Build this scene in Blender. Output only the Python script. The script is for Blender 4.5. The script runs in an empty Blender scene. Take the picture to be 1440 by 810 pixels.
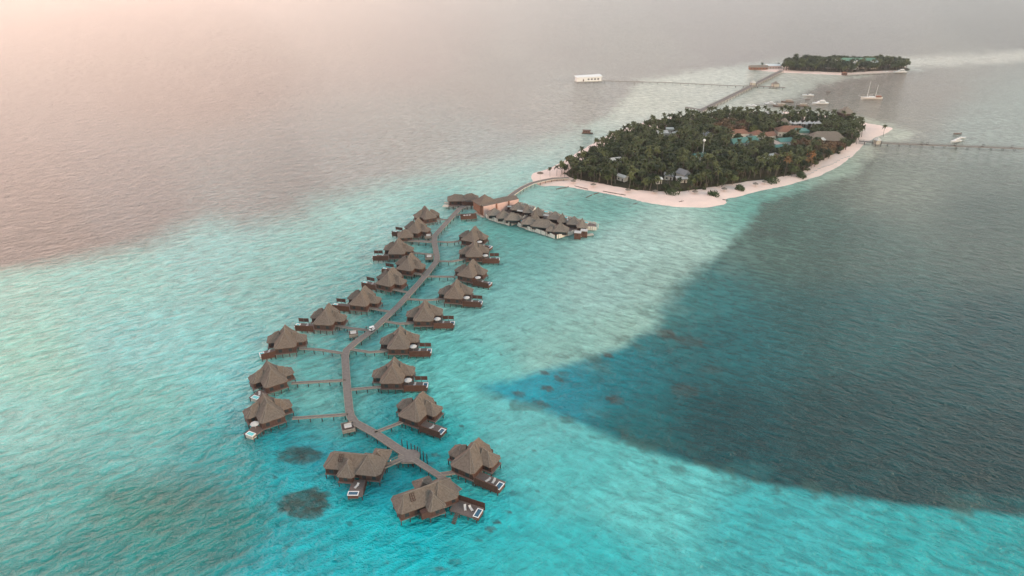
import bpy, math, random
import numpy as np
from mathutils import Vector, Matrix, Euler
R = math.radians
random.seed(7)
rng = np.random.RandomState(11)
SC = bpy.context.scene
C = SC.collection

# ------------------------------------------------------------------ camera
CAMH, PITCH, FPX = 160.0, R(27.42), 960.0
cp, sp = math.cos(PITCH), math.sin(PITCH)
cam = bpy.data.objects.new('camera', bpy.data.cameras.new('camera')); C.objects.link(cam)
cam.location = (0, 0, CAMH); cam.rotation_euler = (math.pi/2-PITCH, 0, 0)
cam.data.sensor_width = 36; cam.data.lens = 24.0
cam.data.clip_start = 1; cam.data.clip_end = 90000
SC.camera = cam

def G(px, py, z=0.0):
    """where the sight line through photo pixel (px,py) meets height z"""
    u = (px-720)/FPX; v = (py-405)/FPX
    dx, dy, dz = u, cp-v*sp, -sp-v*cp
    t = (CAMH-z)/(-dz)
    return Vector((dx*t, dy*t, z))
def scl(py):          # pixels per metre at a row
    return (py+93)*cp/CAMH

# ------------------------------------------------------------------ materials
def s2l(c):
    c = np.asarray(c, float)/255.0
    return np.where(c <= .04045, c/12.92, ((c+.055)/1.055)**2.4)
MATS = {}
def mat(name, col, rough=.8, var=.25, scale=1.0, stretch=None, metallic=0, objvar=0.0, bump=0.0, spec=.3, trans=0, var2=None):
    if name in MATS: return MATS[name]
    m = bpy.data.materials.new(name); m.use_nodes = True
    nt = m.node_tree; N = nt.nodes; L = nt.links
    b = N['Principled BSDF']
    b.inputs['Roughness'].default_value = rough
    b.inputs['Metallic'].default_value = metallic
    b.inputs['Specular IOR Level'].default_value = spec
    tc = N.new('ShaderNodeTexCoord'); mp = N.new('ShaderNodeMapping')
    if stretch: mp.inputs['Scale'].default_value = stretch
    L.new(tc.outputs['Object'], mp.inputs['Vector'])
    nz = N.new('ShaderNodeTexNoise'); nz.inputs['Scale'].default_value = scale; nz.inputs['Detail'].default_value = 5
    nz.inputs['Roughness'].default_value = .65
    L.new(mp.outputs['Vector'], nz.inputs['Vector'])
    rp = N.new('ShaderNodeMapRange'); rp.inputs['From Min'].default_value = .3; rp.inputs['From Max'].default_value = .7
    rp.inputs['To Min'].default_value = 1-var; rp.inputs['To Max'].default_value = 1+var
    L.new(nz.outputs['Fac'], rp.inputs['Value'])
    val = rp.outputs['Result']
    if objvar:
        oi = N.new('ShaderNodeObjectInfo'); r2 = N.new('ShaderNodeMapRange')
        r2.inputs['To Min'].default_value = 1-objvar; r2.inputs['To Max'].default_value = 1+objvar
        L.new(oi.outputs['Random'], r2.inputs['Value'])
        mu = N.new('ShaderNodeMath'); mu.operation = 'MULTIPLY'
        L.new(val, mu.inputs[0]); L.new(r2.outputs['Result'], mu.inputs[1]); val = mu.outputs[0]
    mx = N.new('ShaderNodeVectorMath'); mx.operation = 'SCALE'
    if var2:
        cr = N.new('ShaderNodeMix'); cr.data_type = 'RGBA'
        cr.inputs['A'].default_value = (*col, 1); cr.inputs['B'].default_value = (*var2, 1)
        oi2 = N.new('ShaderNodeObjectInfo'); n2 = N.new('ShaderNodeTexNoise'); n2.inputs['Scale'].default_value = scale*.45
        L.new(tc.outputs['Object'], n2.inputs['Vector'])
        ad = N.new('ShaderNodeMath'); ad.operation = 'ADD'; L.new(oi2.outputs['Random'], ad.inputs[0]); L.new(n2.outputs['Fac'], ad.inputs[1])
        r3 = N.new('ShaderNodeMapRange'); r3.inputs['From Min'].default_value = .5; r3.inputs['From Max'].default_value = 1.5
        L.new(ad.outputs[0], r3.inputs['Value']); L.new(r3.outputs['Result'], cr.inputs['Factor'])
        L.new(cr.outputs['Result'], mx.inputs[0])
    else:
        mx.inputs[0].default_value = col
    L.new(val, mx.inputs['Scale'])
    L.new(mx.outputs[0], b.inputs['Base Color'])
    if bump:
        bp = N.new('ShaderNodeBump'); bp.inputs['Distance'].default_value = bump; bp.inputs['Strength'].default_value = 1
        L.new(nz.outputs['Fac'], bp.inputs['Height']); L.new(bp.outputs[0], b.inputs['Normal'])
    MATS[name] = m
    return m
THATCH = mat('thatch', (.186,.142,.112), .95, .30, .6, (3,3,.5), objvar=.08, bump=.12, spec=.1, var2=(.145,.118,.098))
THATCH2 = mat('thatch_spa', (.20,.17,.142), .95, .32, .6, (3,3,.5), objvar=.12, bump=.12, spec=.1)
RIDGE = mat('ridge_thatch', (.20,.17,.145), .95, .25, 1.5, spec=.1)
DARKW = mat('dark_wood', (.075,.038,.029), .7, .35, 1.2, (2,2,.3), objvar=.1)
REDW = mat('red_brown_wood', (.112,.054,.039), .65, .35, 1.5, (4,4,.4), objvar=.12)
ORANGEW = mat('orange_wood', (.30,.12,.06), .6, .25, 2)
DECKW = mat('deck_wood', (.165,.125,.11), .85, .22, 1.8, objvar=.05, bump=.03)
WALKW = mat('walkway_wood', (.185,.160,.145), .9, .22, .9, bump=.03)
BEAMW = mat('beam_wood', (.27,.235,.20), .85, .2, 1.2)
PILE = mat('pile_wood', (.045,.047,.045), .8, .3, 2, objvar=.2)
PALEW = mat('weathered_pale_wood', (.50,.45,.38), .85, .25, 1.5)
FENCEW = mat('bleached_fence_wood', (.68,.62,.54), .85, .2, 1.5)
WHITE = mat('white_paint', (.78,.76,.73), .5, .08, 1)
FABRIC = mat('white_fabric', (.50,.48,.46), .9, .08, 2)
POOLW = mat('pool_water', (.03,.10,.16), .08, .1, 2, spec=.5)
SPOOL = mat('spa_water', (.10,.55,.55), .1, .1, 2, spec=.5)
GLASS = mat('window_glass', (.03,.035,.04), .12, .1, 1, spec=.6)
PINK = mat('pink_plaster', (.62,.42,.36), .85, .1, .5)
TERRA = mat('terracotta_plaster', (.26,.12,.075), .85, .2, .6)
PLASTER = mat('cream_plaster', (.62,.56,.48), .85, .12, .5)
TEALROOF = mat('teal_roof', (.10,.23,.195), .6, .15, .8, (4,1,1))
ORROOF = mat('orange_tile_roof', (.24,.12,.08), .8, .2, .8)
GREYROOF = mat('grey_roof', (.20,.20,.20), .8, .15, .6)
GREENROOF = mat('green_roof', (.14,.27,.19), .7, .12, .5)
PALEROOF = mat('pale_roof', (.50,.48,.44), .8, .15, .5)
SAND = mat('sand', (.80,.62,.54), .95, .10, .07, spec=.1, bump=.1)
SOIL = mat('island_soil', (.055,.05,.03), .95, .5, .08, spec=.1)
BARK = mat('bark', (.16,.125,.10), .9, .25, 2)
PALM = mat('palm_leaf', (.026,.044,.013), .6, .5, .6, objvar=.35, spec=.3, var2=(.088,.094,.028))
DRYPALM = mat('dry_palm_leaf', (.13,.085,.03), .7, .45, .6, objvar=.3, var2=(.22,.095,.03))
LEAF = mat('dark_leaf', (.020,.038,.013), .6, .55, .5, objvar=.35, var2=(.072,.084,.026))
BROWNLEAF = mat('russet_leaf', (.17,.088,.046), .7, .45, .5, objvar=.25, var2=(.11,.075,.035))
LIMELEAF = mat('lime_leaf', (.115,.125,.03), .6, .4, .5, objvar=.2)
SHRUBL = mat('shrub_leaf', (.055,.085,.028), .6, .5, .7, objvar=.2)
LOG = mat('driftwood', (.13,.09,.075), .9, .3, 2)
ROCK = mat('rock', (.16,.13,.12), .9, .3, 1)
HULLW = mat('white_hull', (.72,.70,.68), .35, .06, 1)
HULLB = mat('brown_hull', (.22,.16,.13), .5, .2, 1.5)
CANVAS = mat('boat_canopy', (.40,.34,.28), .8, .1, 1)
TEALP = mat('teal_cushion', (.05,.35,.33), .9, .1, 1)
SKINM = mat('skin', (.32,.18,.12), .6, .1, 3)
CLOTHD = mat('dark_cloth', (.04,.04,.05), .9, .2, 3)
CLOTHW = mat('pale_cloth', (.68,.60,.56), .9, .1, 3)
TYRE = mat('rubber', (.03,.03,.03), .8, .1, 3)
FOAM = mat('grey_metal', (.5,.5,.5), .4, .1, 1, metallic=.4)

# ------------------------------------------------------------------ mesh helper
class MB:
    def __init__(s): s.v = []; s.f = []
    def add(s, vs, fs):
        o = len(s.v); s.v += [tuple(v) for v in vs]; s.f += [tuple(i+o for i in f) for f in fs]
        return s
    def box(s, x0, x1, y0, y1, z0, z1, rot=0, c=None):
        vs = [(x, y, z) for z in (z0, z1) for x, y in ((x0,y0),(x1,y0),(x1,y1),(x0,y1))]
        if rot:
            c = c or ((x0+x1)/2, (y0+y1)/2); ca, sa = math.cos(rot), math.sin(rot)
            vs = [(c[0]+(x-c[0])*ca-(y-c[1])*sa, c[1]+(x-c[0])*sa+(y-c[1])*ca, z) for x, y, z in vs]
        return s.add(vs, [(3,2,1,0),(4,5,6,7),(0,1,5,4),(1,2,6,5),(2,3,7,6),(3,0,4,7)])
    def tube(s, pts, rads, n=6):
        pts = [Vector(p) for p in pts]
        if not hasattr(rads, '__len__'): rads = [rads]*len(pts)
        rings = []
        for i, p in enumerate(pts):
            d = (pts[min(i+1, len(pts)-1)]-pts[max(i-1, 0)]).normalized()
            a = d.cross(Vector((0,0,1)) if abs(d.z) < .9 else Vector((1,0,0))).normalized(); b = a.cross(d)
            rings.append([p+(a*math.cos(2*math.pi*k/n)+b*math.sin(2*math.pi*k/n))*rads[i] for k in range(n)])
        vs = [v for r in rings for v in r]; fs = []
        for i in range(len(pts)-1):
            for k in range(n):
                k2 = (k+1) % n
                fs.append((i*n+k, (i+1)*n+k, (i+1)*n+k2, i*n+k2))
        fs.append(tuple(range(n))); fs.append(tuple((len(pts)-1)*n+k for k in reversed(range(n))))
        return s.add(vs, fs)
    def prism(s, poly, z0, z1):
        n = len(poly)
        vs = [(p[0], p[1], z0) for p in poly]+[(p[0], p[1], z1) for p in poly]
        fs = [tuple(reversed(range(n))), tuple(range(n, 2*n))]
        fs += [(i, (i+1) % n, n+(i+1) % n, n+i) for i in range(n)]
        return s.add(vs, fs)
    def hip(s, poly, ze, ridge, thick=.35, sag=.10):
        """thatched hip roof: eave polygon poly (ccw), ridge points (x,y,z); slightly hollow slopes, thick eave"""
        n = len(poly); ridge = [Vector(r) for r in ridge]
        def near(p): return min(ridge, key=lambda r: (r.x-p[0])**2+(r.y-p[1])**2)
        rings = []
        def ring(t, dz, inset=0):
            out = []
            for p in poly:
                r = near(p); q = Vector((p[0], p[1], ze)).lerp(r, t)
                q.z = ze+(r.z-ze)*(t-sag*math.sin(math.pi*t))+dz
                out.append(q)
            return out
        rings = [ring(.06, -thick), ring(0.0, -thick*.55), ring(.015, 0), ring(.3, 0), ring(.6, 0), ring(.85, 0), ring(1, 0)]
        vs = [v for r in rings for v in r]; fs = [tuple(reversed(range(n)))]
        for i in range(len(rings)-1):
            for k in range(n):
                k2 = (k+1) % n
                fs.append((i*n+k, i*n+k2, (i+1)*n+k2, (i+1)*n+k))
        fs.append(tuple((len(rings)-1)*n+k for k in range(n)))
        return s.add(vs, fs)
    def hipcaps(s, poly, ze, ridge, r=.13, sag=.10):
        ridge = [Vector(q) for q in ridge]
        for p in poly:
            q = min(ridge, key=lambda r: (r.x-p[0])**2+(r.y-p[1])**2)
            pts = []
            for t in (.02,.3,.6,.85,1):
                w = Vector((p[0], p[1], ze)).lerp(q, t); w.z = ze+(q.z-ze)*(t-sag*math.sin(math.pi*t))+.04
                pts.append(w)
            s.tube(pts, r, 4)
        if len(ridge) > 1: s.tube([q+Vector((0,0,.06)) for q in ridge], r*1.6, 5)
        return s
    def mesh(s, name, m, mirror=False, smooth=False):
        vs, fs = s.v, s.f
        if mirror: vs = [(-x, y, z) for x, y, z in vs]; fs = [tuple(reversed(f)) for f in fs]
        me = bpy.data.meshes.new(name); me.from_pydata(vs, [], fs); me.materials.append(m); me.validate()
        if smooth: me.polygons.foreach_set('use_smooth', [True]*len(me.polygons))
        me.update(); return me

def chamf(cx, cy, hx, hy, c=.28):
    k = min(hx, hy)*c
    return [(cx-hx+k,cy-hy),(cx+hx-k,cy-hy),(cx+hx,cy-hy+k),(cx+hx,cy+hy-k),(cx+hx-k,cy+hy),(cx-hx+k,cy+hy),(cx-hx,cy+hy-k),(cx-hx,cy-hy+k)]
def rect(x0, x1, y0, y1): return [(x0,y0),(x1,y0),(x1,y1),(x0,y1)]

def thing(name, label, cat, loc=(0,0,0), rotz=0, group=None, kind=None):
    o = bpy.data.objects.new(name, None); C.objects.link(o); o.empty_display_size = .5
    o.location = loc; o.rotation_euler = (0,0,rotz)
    return tag(o, label, cat, group, kind)
def tag(o, label=None, cat=None, group=None, kind=None):
    if label: o['label'] = label
    if cat: o['category'] = cat
    if group: o['group'] = group
    if kind: o['kind'] = kind
    return o
def part(name, me, parent, loc=(0,0,0), rotz=0, label=None):
    o = bpy.data.objects.new(name, me); C.objects.link(o); o.parent = parent
    o.location = loc; o.rotation_euler = (0,0,rotz)
    if label: o['label'] = label
    return o
def top(name, me, label=None, cat=None, loc=(0,0,0), rotz=0, group=None, kind=None):
    o = bpy.data.objects.new(name, me); C.objects.link(o); o.location = loc; o.rotation_euler = (0,0,rotz)
    return tag(o, label, cat, group, kind)

# ------------------------------------------------------------------ numpy noise
def vnoise(x, y, seed=0):
    xi = np.floor(x).astype(np.int64); yi = np.floor(y).astype(np.int64); xf = x-xi; yf = y-yi
    def h(a, b):
        n = (a*374761393+b*668265263+seed*974634777) & 0x7fffffff
        n = ((n ^ (n >> 13))*1274126177) & 0x7fffffff
        return ((n ^ (n >> 16)) & 0xffff)/65535.0
    u = xf*xf*(3-2*xf); v = yf*yf*(3-2*yf)
    return (h(xi,yi)*(1-u)+h(xi+1,yi)*u)*(1-v)+(h(xi,yi+1)*(1-u)+h(xi+1,yi+1)*u)*v
def fbm(x, y, o=4, seed=0):
    r = 0; a = .5; t = 0
    for i in range(o): r = r+a*vnoise(x*2**i, y*2**i, seed+i); t += a; a *= .55
    return r/t*2-1
def sdf(px, py, poly):
    """signed distance, positive inside"""
    d = np.full(px.shape, 1e18); ins = np.zeros(px.shape, bool); n = len(poly)
    for i in range(n):
        x0, y0 = poly[i]; x1, y1 = poly[(i+1) % n]; ex, ey = x1-x0, y1-y0
        wx, wy = px-x0, py-y0; t = np.clip((wx*ex+wy*ey)/(ex*ex+ey*ey+1e-9), 0, 1)
        d = np.minimum(d, (wx-ex*t)**2+(wy-ey*t)**2)
        c = ((y0 > py) != (y1 > py)) & (px < (x1-x0)*(py-y0)/((y1-y0) if y1 != y0 else 1e-9)+x0)
        ins ^= c
    return np.where(ins, 1, -1)*np.sqrt(d)
def sstep(a, b, x):
    t = np.clip((x-a)/(b-a), 0, 1); return t*t*(3-2*t)

#WATER_TABLES
# sea-bed map: (photo x, photo y) anchors of the shallow lagoon floor and of the deep water (far and left ones with pink haze painted in), colour in sRGB 0..255
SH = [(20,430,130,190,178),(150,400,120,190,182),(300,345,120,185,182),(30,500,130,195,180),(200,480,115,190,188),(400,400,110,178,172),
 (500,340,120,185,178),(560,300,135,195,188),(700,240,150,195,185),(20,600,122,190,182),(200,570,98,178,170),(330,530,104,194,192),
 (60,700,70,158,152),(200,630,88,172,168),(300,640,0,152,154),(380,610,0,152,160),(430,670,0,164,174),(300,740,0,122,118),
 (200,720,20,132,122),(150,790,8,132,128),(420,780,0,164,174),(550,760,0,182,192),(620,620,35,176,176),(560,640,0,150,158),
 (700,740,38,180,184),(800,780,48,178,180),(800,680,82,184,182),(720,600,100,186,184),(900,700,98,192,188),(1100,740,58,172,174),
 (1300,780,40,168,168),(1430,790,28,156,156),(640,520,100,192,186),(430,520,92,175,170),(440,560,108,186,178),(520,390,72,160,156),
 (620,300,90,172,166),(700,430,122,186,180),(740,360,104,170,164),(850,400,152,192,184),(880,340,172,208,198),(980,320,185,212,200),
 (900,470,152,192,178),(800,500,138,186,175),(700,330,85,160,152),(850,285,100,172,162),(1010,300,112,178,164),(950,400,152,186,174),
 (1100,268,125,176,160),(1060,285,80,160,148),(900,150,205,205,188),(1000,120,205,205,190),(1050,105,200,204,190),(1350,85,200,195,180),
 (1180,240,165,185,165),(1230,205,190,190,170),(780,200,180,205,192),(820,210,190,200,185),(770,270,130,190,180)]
DEEP_HAZE = [(740,545,0,152,168),(800,540,0,132,148),(850,530,0,112,120),(900,600,0,96,100),(1000,480,16,94,98),(1000,600,0,66,70),(1200,600,0,62,64),
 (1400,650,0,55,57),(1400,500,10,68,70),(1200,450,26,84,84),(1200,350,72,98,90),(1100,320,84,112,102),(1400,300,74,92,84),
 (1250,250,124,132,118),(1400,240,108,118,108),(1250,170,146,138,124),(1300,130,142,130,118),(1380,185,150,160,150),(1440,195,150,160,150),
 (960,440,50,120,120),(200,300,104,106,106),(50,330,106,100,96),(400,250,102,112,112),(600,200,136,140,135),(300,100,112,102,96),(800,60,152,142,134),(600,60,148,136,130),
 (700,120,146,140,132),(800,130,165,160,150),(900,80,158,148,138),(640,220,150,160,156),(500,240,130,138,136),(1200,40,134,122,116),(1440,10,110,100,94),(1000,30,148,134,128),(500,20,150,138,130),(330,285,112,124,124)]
SHALLOW = [(-900,520),(0,384),(130,362),(210,345),(262,322),(300,312),(340,322),(430,306),(455,285),(520,268),(600,250),(680,238),(740,215),(800,190),
 (850,165),(880,138),(900,115),(960,103),(1040,93),(1100,86),(1280,80),(1440,72),(1900,60),(1900,72),(1440,86),(1300,96),(1200,110),(1150,120),(1120,138),
 (1060,150),(1190,162),(1250,174),(1290,186),(1270,198),(1240,205),(1225,222),(1195,246),(1130,268),(1070,284),(1052,315),(1000,365),(950,405),(928,432),
 (925,455),(880,486),(800,512),(720,530),(676,543),(690,553),(760,575),(850,612),(950,645),(1050,675),(1150,695),(1300,712),(1440,726),(1900,765),(1900,3000),(-900,3000)]
CORAL = [(428,709,38,22,-8,.95),(424,640,33,13,-4,.8),(250,690,120,45,-15,.30),(330,780,60,20,0,.2),(770,546,9,4,8,.9),(767,525,8,3,15,.8),(786,533,8,3,30,.7),
 (731,554,10,4,15,.7),(762,567,14,3,20,.6),(855,500,8,4,5,.8),(938,470,14,7,10,.8),(968,480,22,6,12,.6),(863,562,13,5,10,.7),(962,549,20,8,5,.6),(1000,520,18,6,0,.4),
 (1085,326,30,8,0,.35),(700,735,6,3,0,.8),(690,744,8,4,0,.7),(672,760,6,3,0,.6),(716,720,4,3,0,.7),(490,736,5,2.5,0,.8),(387,671,4,2.5,0,.7),(700,690,5,2,0,.7),
 (648,600,4,2,0,.8),(600,578,6,2,-30,.6),(612,640,9,3,0,.6),(604,651,8,3,0,.5),(756,690,4,2,0,.6),(690,640,4,2,0,.5),(704,497,3,1.5,0,.8),(670,500,3,1.5,0,.6),
 (777,462,4,2,0,.5),(860,384,10,2,0,.25),(960,272,15,3,0,.2),(805,620,3,1.5,0,.6),(751,633,3,1.5,0,.6),(620,800,14,3,0,.5),(560,690,4,2,0,.5)]
#WATER_TABLES_END

def water_mat():
    m = bpy.data.materials.new('sea_water'); m.use_nodes = True
    nt = m.node_tree; N = nt.nodes; L = nt.links; b = N['Principled BSDF']
    b.inputs['IOR'].default_value = 1.33; b.inputs['Roughness'].default_value = .12
    at = N.new('ShaderNodeAttribute'); at.attribute_name = 'bed'
    tc = N.new('ShaderNodeTexCoord')
    def noise(rot, sc, scale, detail=3, rough=.55, dist=0):
        m0 = N.new('ShaderNodeMapping'); m0.inputs['Rotation'].default_value = (0,0,R(-rot)); L.new(tc.outputs['Object'], m0.inputs['Vector'])
        mp = N.new('ShaderNodeMapping'); mp.inputs['Scale'].default_value = sc; L.new(m0.outputs[0], mp.inputs['Vector'])
        n = N.new('ShaderNodeTexNoise'); n.noise_dimensions = '2D'
        n.inputs['Scale'].default_value = scale; n.inputs['Detail'].default_value = detail; n.inputs['Roughness'].default_value = rough
        n.inputs['Distortion'].default_value = dist
        L.new(mp.outputs['Vector'], n.inputs['Vector']); return n.outputs['Fac']
    def math_(op, a, bb):
        k = N.new('ShaderNodeMath'); k.operation = op
        for i, q in enumerate((a, bb)):
            if isinstance(q, (int, float)): k.inputs[i].default_value = q
            else: L.new(q, k.inputs[i])
        return k.outputs[0]
    # two crossing wind-wave trains, crests run roughly across the view and fan out left and right
    sx = N.new('ShaderNodeSeparateXYZ'); L.new(tc.outputs['Object'], sx.inputs[0])
    side = N.new('ShaderNodeMapRange'); side.interpolation_type = 'SMOOTHSTEP'
    side.inputs['From Min'].default_value = -60; side.inputs['From Max'].default_value = 70
    L.new(sx.outputs['X'], side.inputs['Value'])
    A = noise(33, (.42, 1.0, 1), .33, 4, .60, .35); B = noise(-30, (.42, 1.0, 1), .33, 4, .60, .35)
    mxw = N.new('ShaderNodeMix'); mxw.data_type = 'FLOAT'; L.new(side.outputs[0], mxw.inputs['Factor'])
    L.new(A, mxw.inputs['A']); L.new(B, mxw.inputs['B'])
    Cn = noise(10, (.6, 1.0, 1), .12, 2, .5, .2)
    Dn = noise(-15, (.6, 1.0, 1), .75, 3, .6)
    h = math_('ADD', math_('ADD', math_('MULTIPLY', mxw.outputs['Result'], 1.0), math_('MULTIPLY', Cn, .8)), math_('MULTIPLY', Dn, .45))
    bp = N.new('ShaderNodeBump'); bp.inputs['Strength'].default_value = 1; bp.inputs['Distance'].default_value = WAVE
    L.new(h, bp.inputs['Height']); L.new(bp.outputs[0], b.inputs['Normal'])
    # body colour: bed map x patchiness of the bottom and wave thickness, crest highlights painted in
    patch = noise(20, (.5, 1, 1), .035, 4, .6)
    r1 = N.new('ShaderNodeMapRange'); r1.inputs['From Min'].default_value = .25; r1.inputs['From Max'].default_value = .75
    r1.inputs['To Min'].default_value = .94; r1.inputs['To Max'].default_value = 1.06; L.new(patch, r1.inputs['Value'])
    r2 = N.new('ShaderNodeMapRange'); r2.inputs['From Min'].default_value = .32; r2.inputs['From Max'].default_value = .68
    r2.inputs['To Min'].default_value = .74; r2.inputs['To Max'].default_value = 1.26; L.new(mxw.outputs['Result'], r2.inputs['Value'])
    f = math_('MULTIPLY', r1.outputs[0], r2.outputs[0])
    sc = N.new('ShaderNodeVectorMath'); sc.operation = 'SCALE'
    L.new(at.outputs['Color'], sc.inputs[0]); L.new(f, sc.inputs['Scale'])
    L.new(sc.outputs[0], b.inputs['Base Color'])
    return m

WAVE = 2.7
ALB = .98
def build_water():
    # polar sheet round the point below the camera, fine inside the view
    ang = np.concatenate([np.arange(-180, -52, 6), np.arange(-52, 52, .24), np.arange(52, 180, 6)])
    ys = np.concatenate([np.arange(1250, 840, -16), np.arange(840, -20, -3), [-20,-30,-40,-50,-60,-68,-75,-80,-84,-87,-89,-90.5,-91.5]])
    rad = []
    for y in ys:
        g = G(720, y, 0); rad.append(g.y)
    rad = np.array([2, 10, 20, 35]+[r for r in rad if r > 45])
    A, Rr = np.meshgrid(np.radians(ang), rad)
    X = Rr*np.sin(A); Y = Rr*np.cos(A)
    # photo coordinates as the map's own coordinates
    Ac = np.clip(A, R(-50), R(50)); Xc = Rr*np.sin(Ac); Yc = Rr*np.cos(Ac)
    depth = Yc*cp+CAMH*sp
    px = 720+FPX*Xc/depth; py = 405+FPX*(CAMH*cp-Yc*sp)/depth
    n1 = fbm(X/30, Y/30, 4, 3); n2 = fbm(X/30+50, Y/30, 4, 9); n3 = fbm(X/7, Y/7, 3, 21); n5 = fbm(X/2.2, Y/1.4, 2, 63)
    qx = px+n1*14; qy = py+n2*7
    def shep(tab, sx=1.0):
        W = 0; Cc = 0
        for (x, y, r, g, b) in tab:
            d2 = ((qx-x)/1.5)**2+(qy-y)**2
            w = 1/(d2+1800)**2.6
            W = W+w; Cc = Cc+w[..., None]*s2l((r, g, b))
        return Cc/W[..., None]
    sh = shep(SH); dp = shep(DEEP_HAZE)
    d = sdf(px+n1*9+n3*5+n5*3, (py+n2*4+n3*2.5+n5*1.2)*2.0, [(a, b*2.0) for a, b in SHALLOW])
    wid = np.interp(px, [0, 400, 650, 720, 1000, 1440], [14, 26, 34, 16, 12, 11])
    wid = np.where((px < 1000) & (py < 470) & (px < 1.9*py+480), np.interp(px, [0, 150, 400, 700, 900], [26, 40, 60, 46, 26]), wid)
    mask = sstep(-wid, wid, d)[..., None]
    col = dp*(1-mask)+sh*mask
    # reefs and coral heads
    for (x, y, a, b, rot, s) in CORAL:
        ca, sa = math.cos(R(rot)), math.sin(R(rot))
        dx = px-x; dy = py-y
        u = (dx*ca+dy*sa)/a; v = (-dx*sa+dy*ca)/b
        rr = np.sqrt(u*u+v*v)+n3*.38+n5*.22
        if a > 50: k = sstep(1.2, .2, rr)*s
        else: k = sstep(1.12, .88, rr)*s*(.92+.25*n3+.35*n5)
        k = np.clip(k, 0, 1)[..., None]
        cc = s2l((40, 70, 66)) if x < 600 else s2l((66, 72, 68))
        col = col*(1-k)+cc*k
    # scattered dark bottom spots round the villas
    sp_ = sstep(.50, .62, fbm(X/5.5+9, Y/5.5, 3, 40))*sstep(320, 380, py)*sstep(900, 700, px)*sstep(330, 420, px)*mask[..., 0]*.45
    col = col*(1-sp_[..., None])+s2l((40, 100, 100))*sp_[..., None]
    # broken coral rim along the drop-off
    rim = np.exp(-(d/34.0)**2)*sstep(.08, .30, fbm(X/7+3, Y/7, 4, 91))*sstep(640, 720, px)*sstep(290, 330, py)*.55
    fing = np.exp(-((d+30)/26.0)**2)*sstep(.0, .35, fbm(X/16, Y/16, 3, 55))*sstep(640, 720, px)*sstep(290, 330, py)*.18
    col = col*(1-fing[..., None])+sh*fing[..., None]*.8
    col = col*(1-rim[..., None])+s2l((62, 92, 84))*rim[..., None]
    # faint seagrass/current bands
    bd = fbm(X/90, Y/24, 4, 77)
    col = col*(1+.05*bd[..., None])
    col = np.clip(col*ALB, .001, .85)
    nr, nc = X.shape
    V = np.stack([X, Y, np.zeros_like(X)], -1).reshape(-1, 3)
    i = np.arange(nr-1)[:, None]*nc; j = np.arange(nc)[None, :]; j2 = (j+1) % nc
    F = np.stack([i+j, i+j2, i+nc+j2, i+nc+j], -1).reshape(-1, 4)[:, ::-1]
    me = bpy.data.meshes.new('water')
    me.vertices.add(len(V)); me.vertices.foreach_set('co', V.ravel().astype(np.float32))
    me.loops.add(F.size); me.loops.foreach_set('vertex_index', F.ravel().astype(np.int32))
    me.polygons.add(len(F)); me.polygons.foreach_set('loop_start', (np.arange(len(F))*4).astype(np.int32))
    me.polygons.foreach_set('loop_total', np.full(len(F), 4, np.int32)); me.update(calc_edges=True)
    ca = me.color_attributes.new('bed', 'FLOAT_COLOR', 'POINT')  # bed colour, with the painted haze of the far deep water
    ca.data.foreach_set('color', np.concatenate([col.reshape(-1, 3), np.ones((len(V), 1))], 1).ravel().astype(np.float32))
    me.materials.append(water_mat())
    if me.polygons[0].normal.z < 0: me.flip_normals()
    # centre fan left open only 2 m right under the camera: close it
    top('water', me, 'sea with pale turquoise shallows, dark deep lagoon and coral patches', 'sea', kind='structure')
build_water()

# ------------------------------------------------------------------ island ground
def ground_sheet(name, poly, z0, z1, inset, m, label, cat, step=3.0, nz=.3):
    P = [G(x, y, 0) for x, y in poly]
    # smooth the outline
    pts = [(p.x, p.y) for p in P]
    for _ in range(1 if name == 'beach' else 2):
        q = []
        for i in range(len(pts)):
            a, b = pts[i], pts[(i+1) % len(pts)]
            q += [(a[0]*.75+b[0]*.25, a[1]*.75+b[1]*.25), (a[0]*.25+b[0]*.75, a[1]*.25+b[1]*.75)]
        pts = q
    a = np.array(pts); x0, y0 = a.min(0)-6; x1, y1 = a.max(0)+6
    xs = np.arange(x0, x1, step); ys = np.arange(y0, y1, step)
    X, Y = np.meshgrid(xs, ys)
    d = sdf(X, Y, pts)+fbm(X/12, Y/12, 3, 5)*1.2
    Z = -0.5+np.where(d > 0, .5+z0+(z1-z0)*sstep(0, inset, d), .5+z0+d*.15)+fbm(X/9, Y/9, 3, 8)*nz*sstep(0, inset, d)
    keep = d > -step*2.2
    nr, nc = X.shape; idx = -np.ones(X.shape, int); idx[keep] = np.arange(keep.sum())
    V = np.stack([X[keep], Y[keep], Z[keep]], -1)
    F = [(idx[i, j], idx[i, j+1], idx[i+1, j+1], idx[i+1, j]) for i in range(nr-1) for j in range(nc-1)
         if keep[i, j] and keep[i, j+1] and keep[i+1, j+1] and keep[i+1, j]]
    me = bpy.data.meshes.new(name); me.from_pydata(V.tolist(), [], F); me.materials.append(m)
    me.polygons.foreach_set('use_smooth', [True]*len(me.polygons)); me.update()
    top(name, me, label, cat, kind='structure'); return pts
ISL = [(741,248),(745,242),(768,237),(795,223),(825,204),(850,190),(880,178),(925,166),(1000,158),(1060,156),(1120,157),(1180,163),(1215,172),(1252,178),(1262,181),
 (1250,188),(1228,197),(1215,208),(1200,222),(1182,236),(1150,251),(1110,262),(1062,272),(1040,278),(1022,281),(1027,285),(1019,290),(995,294),(960,293.5),(920,288.5),(880,280),(850,273),(825,269),(800,264),(780,262),(760,264),(748,258)]
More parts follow.
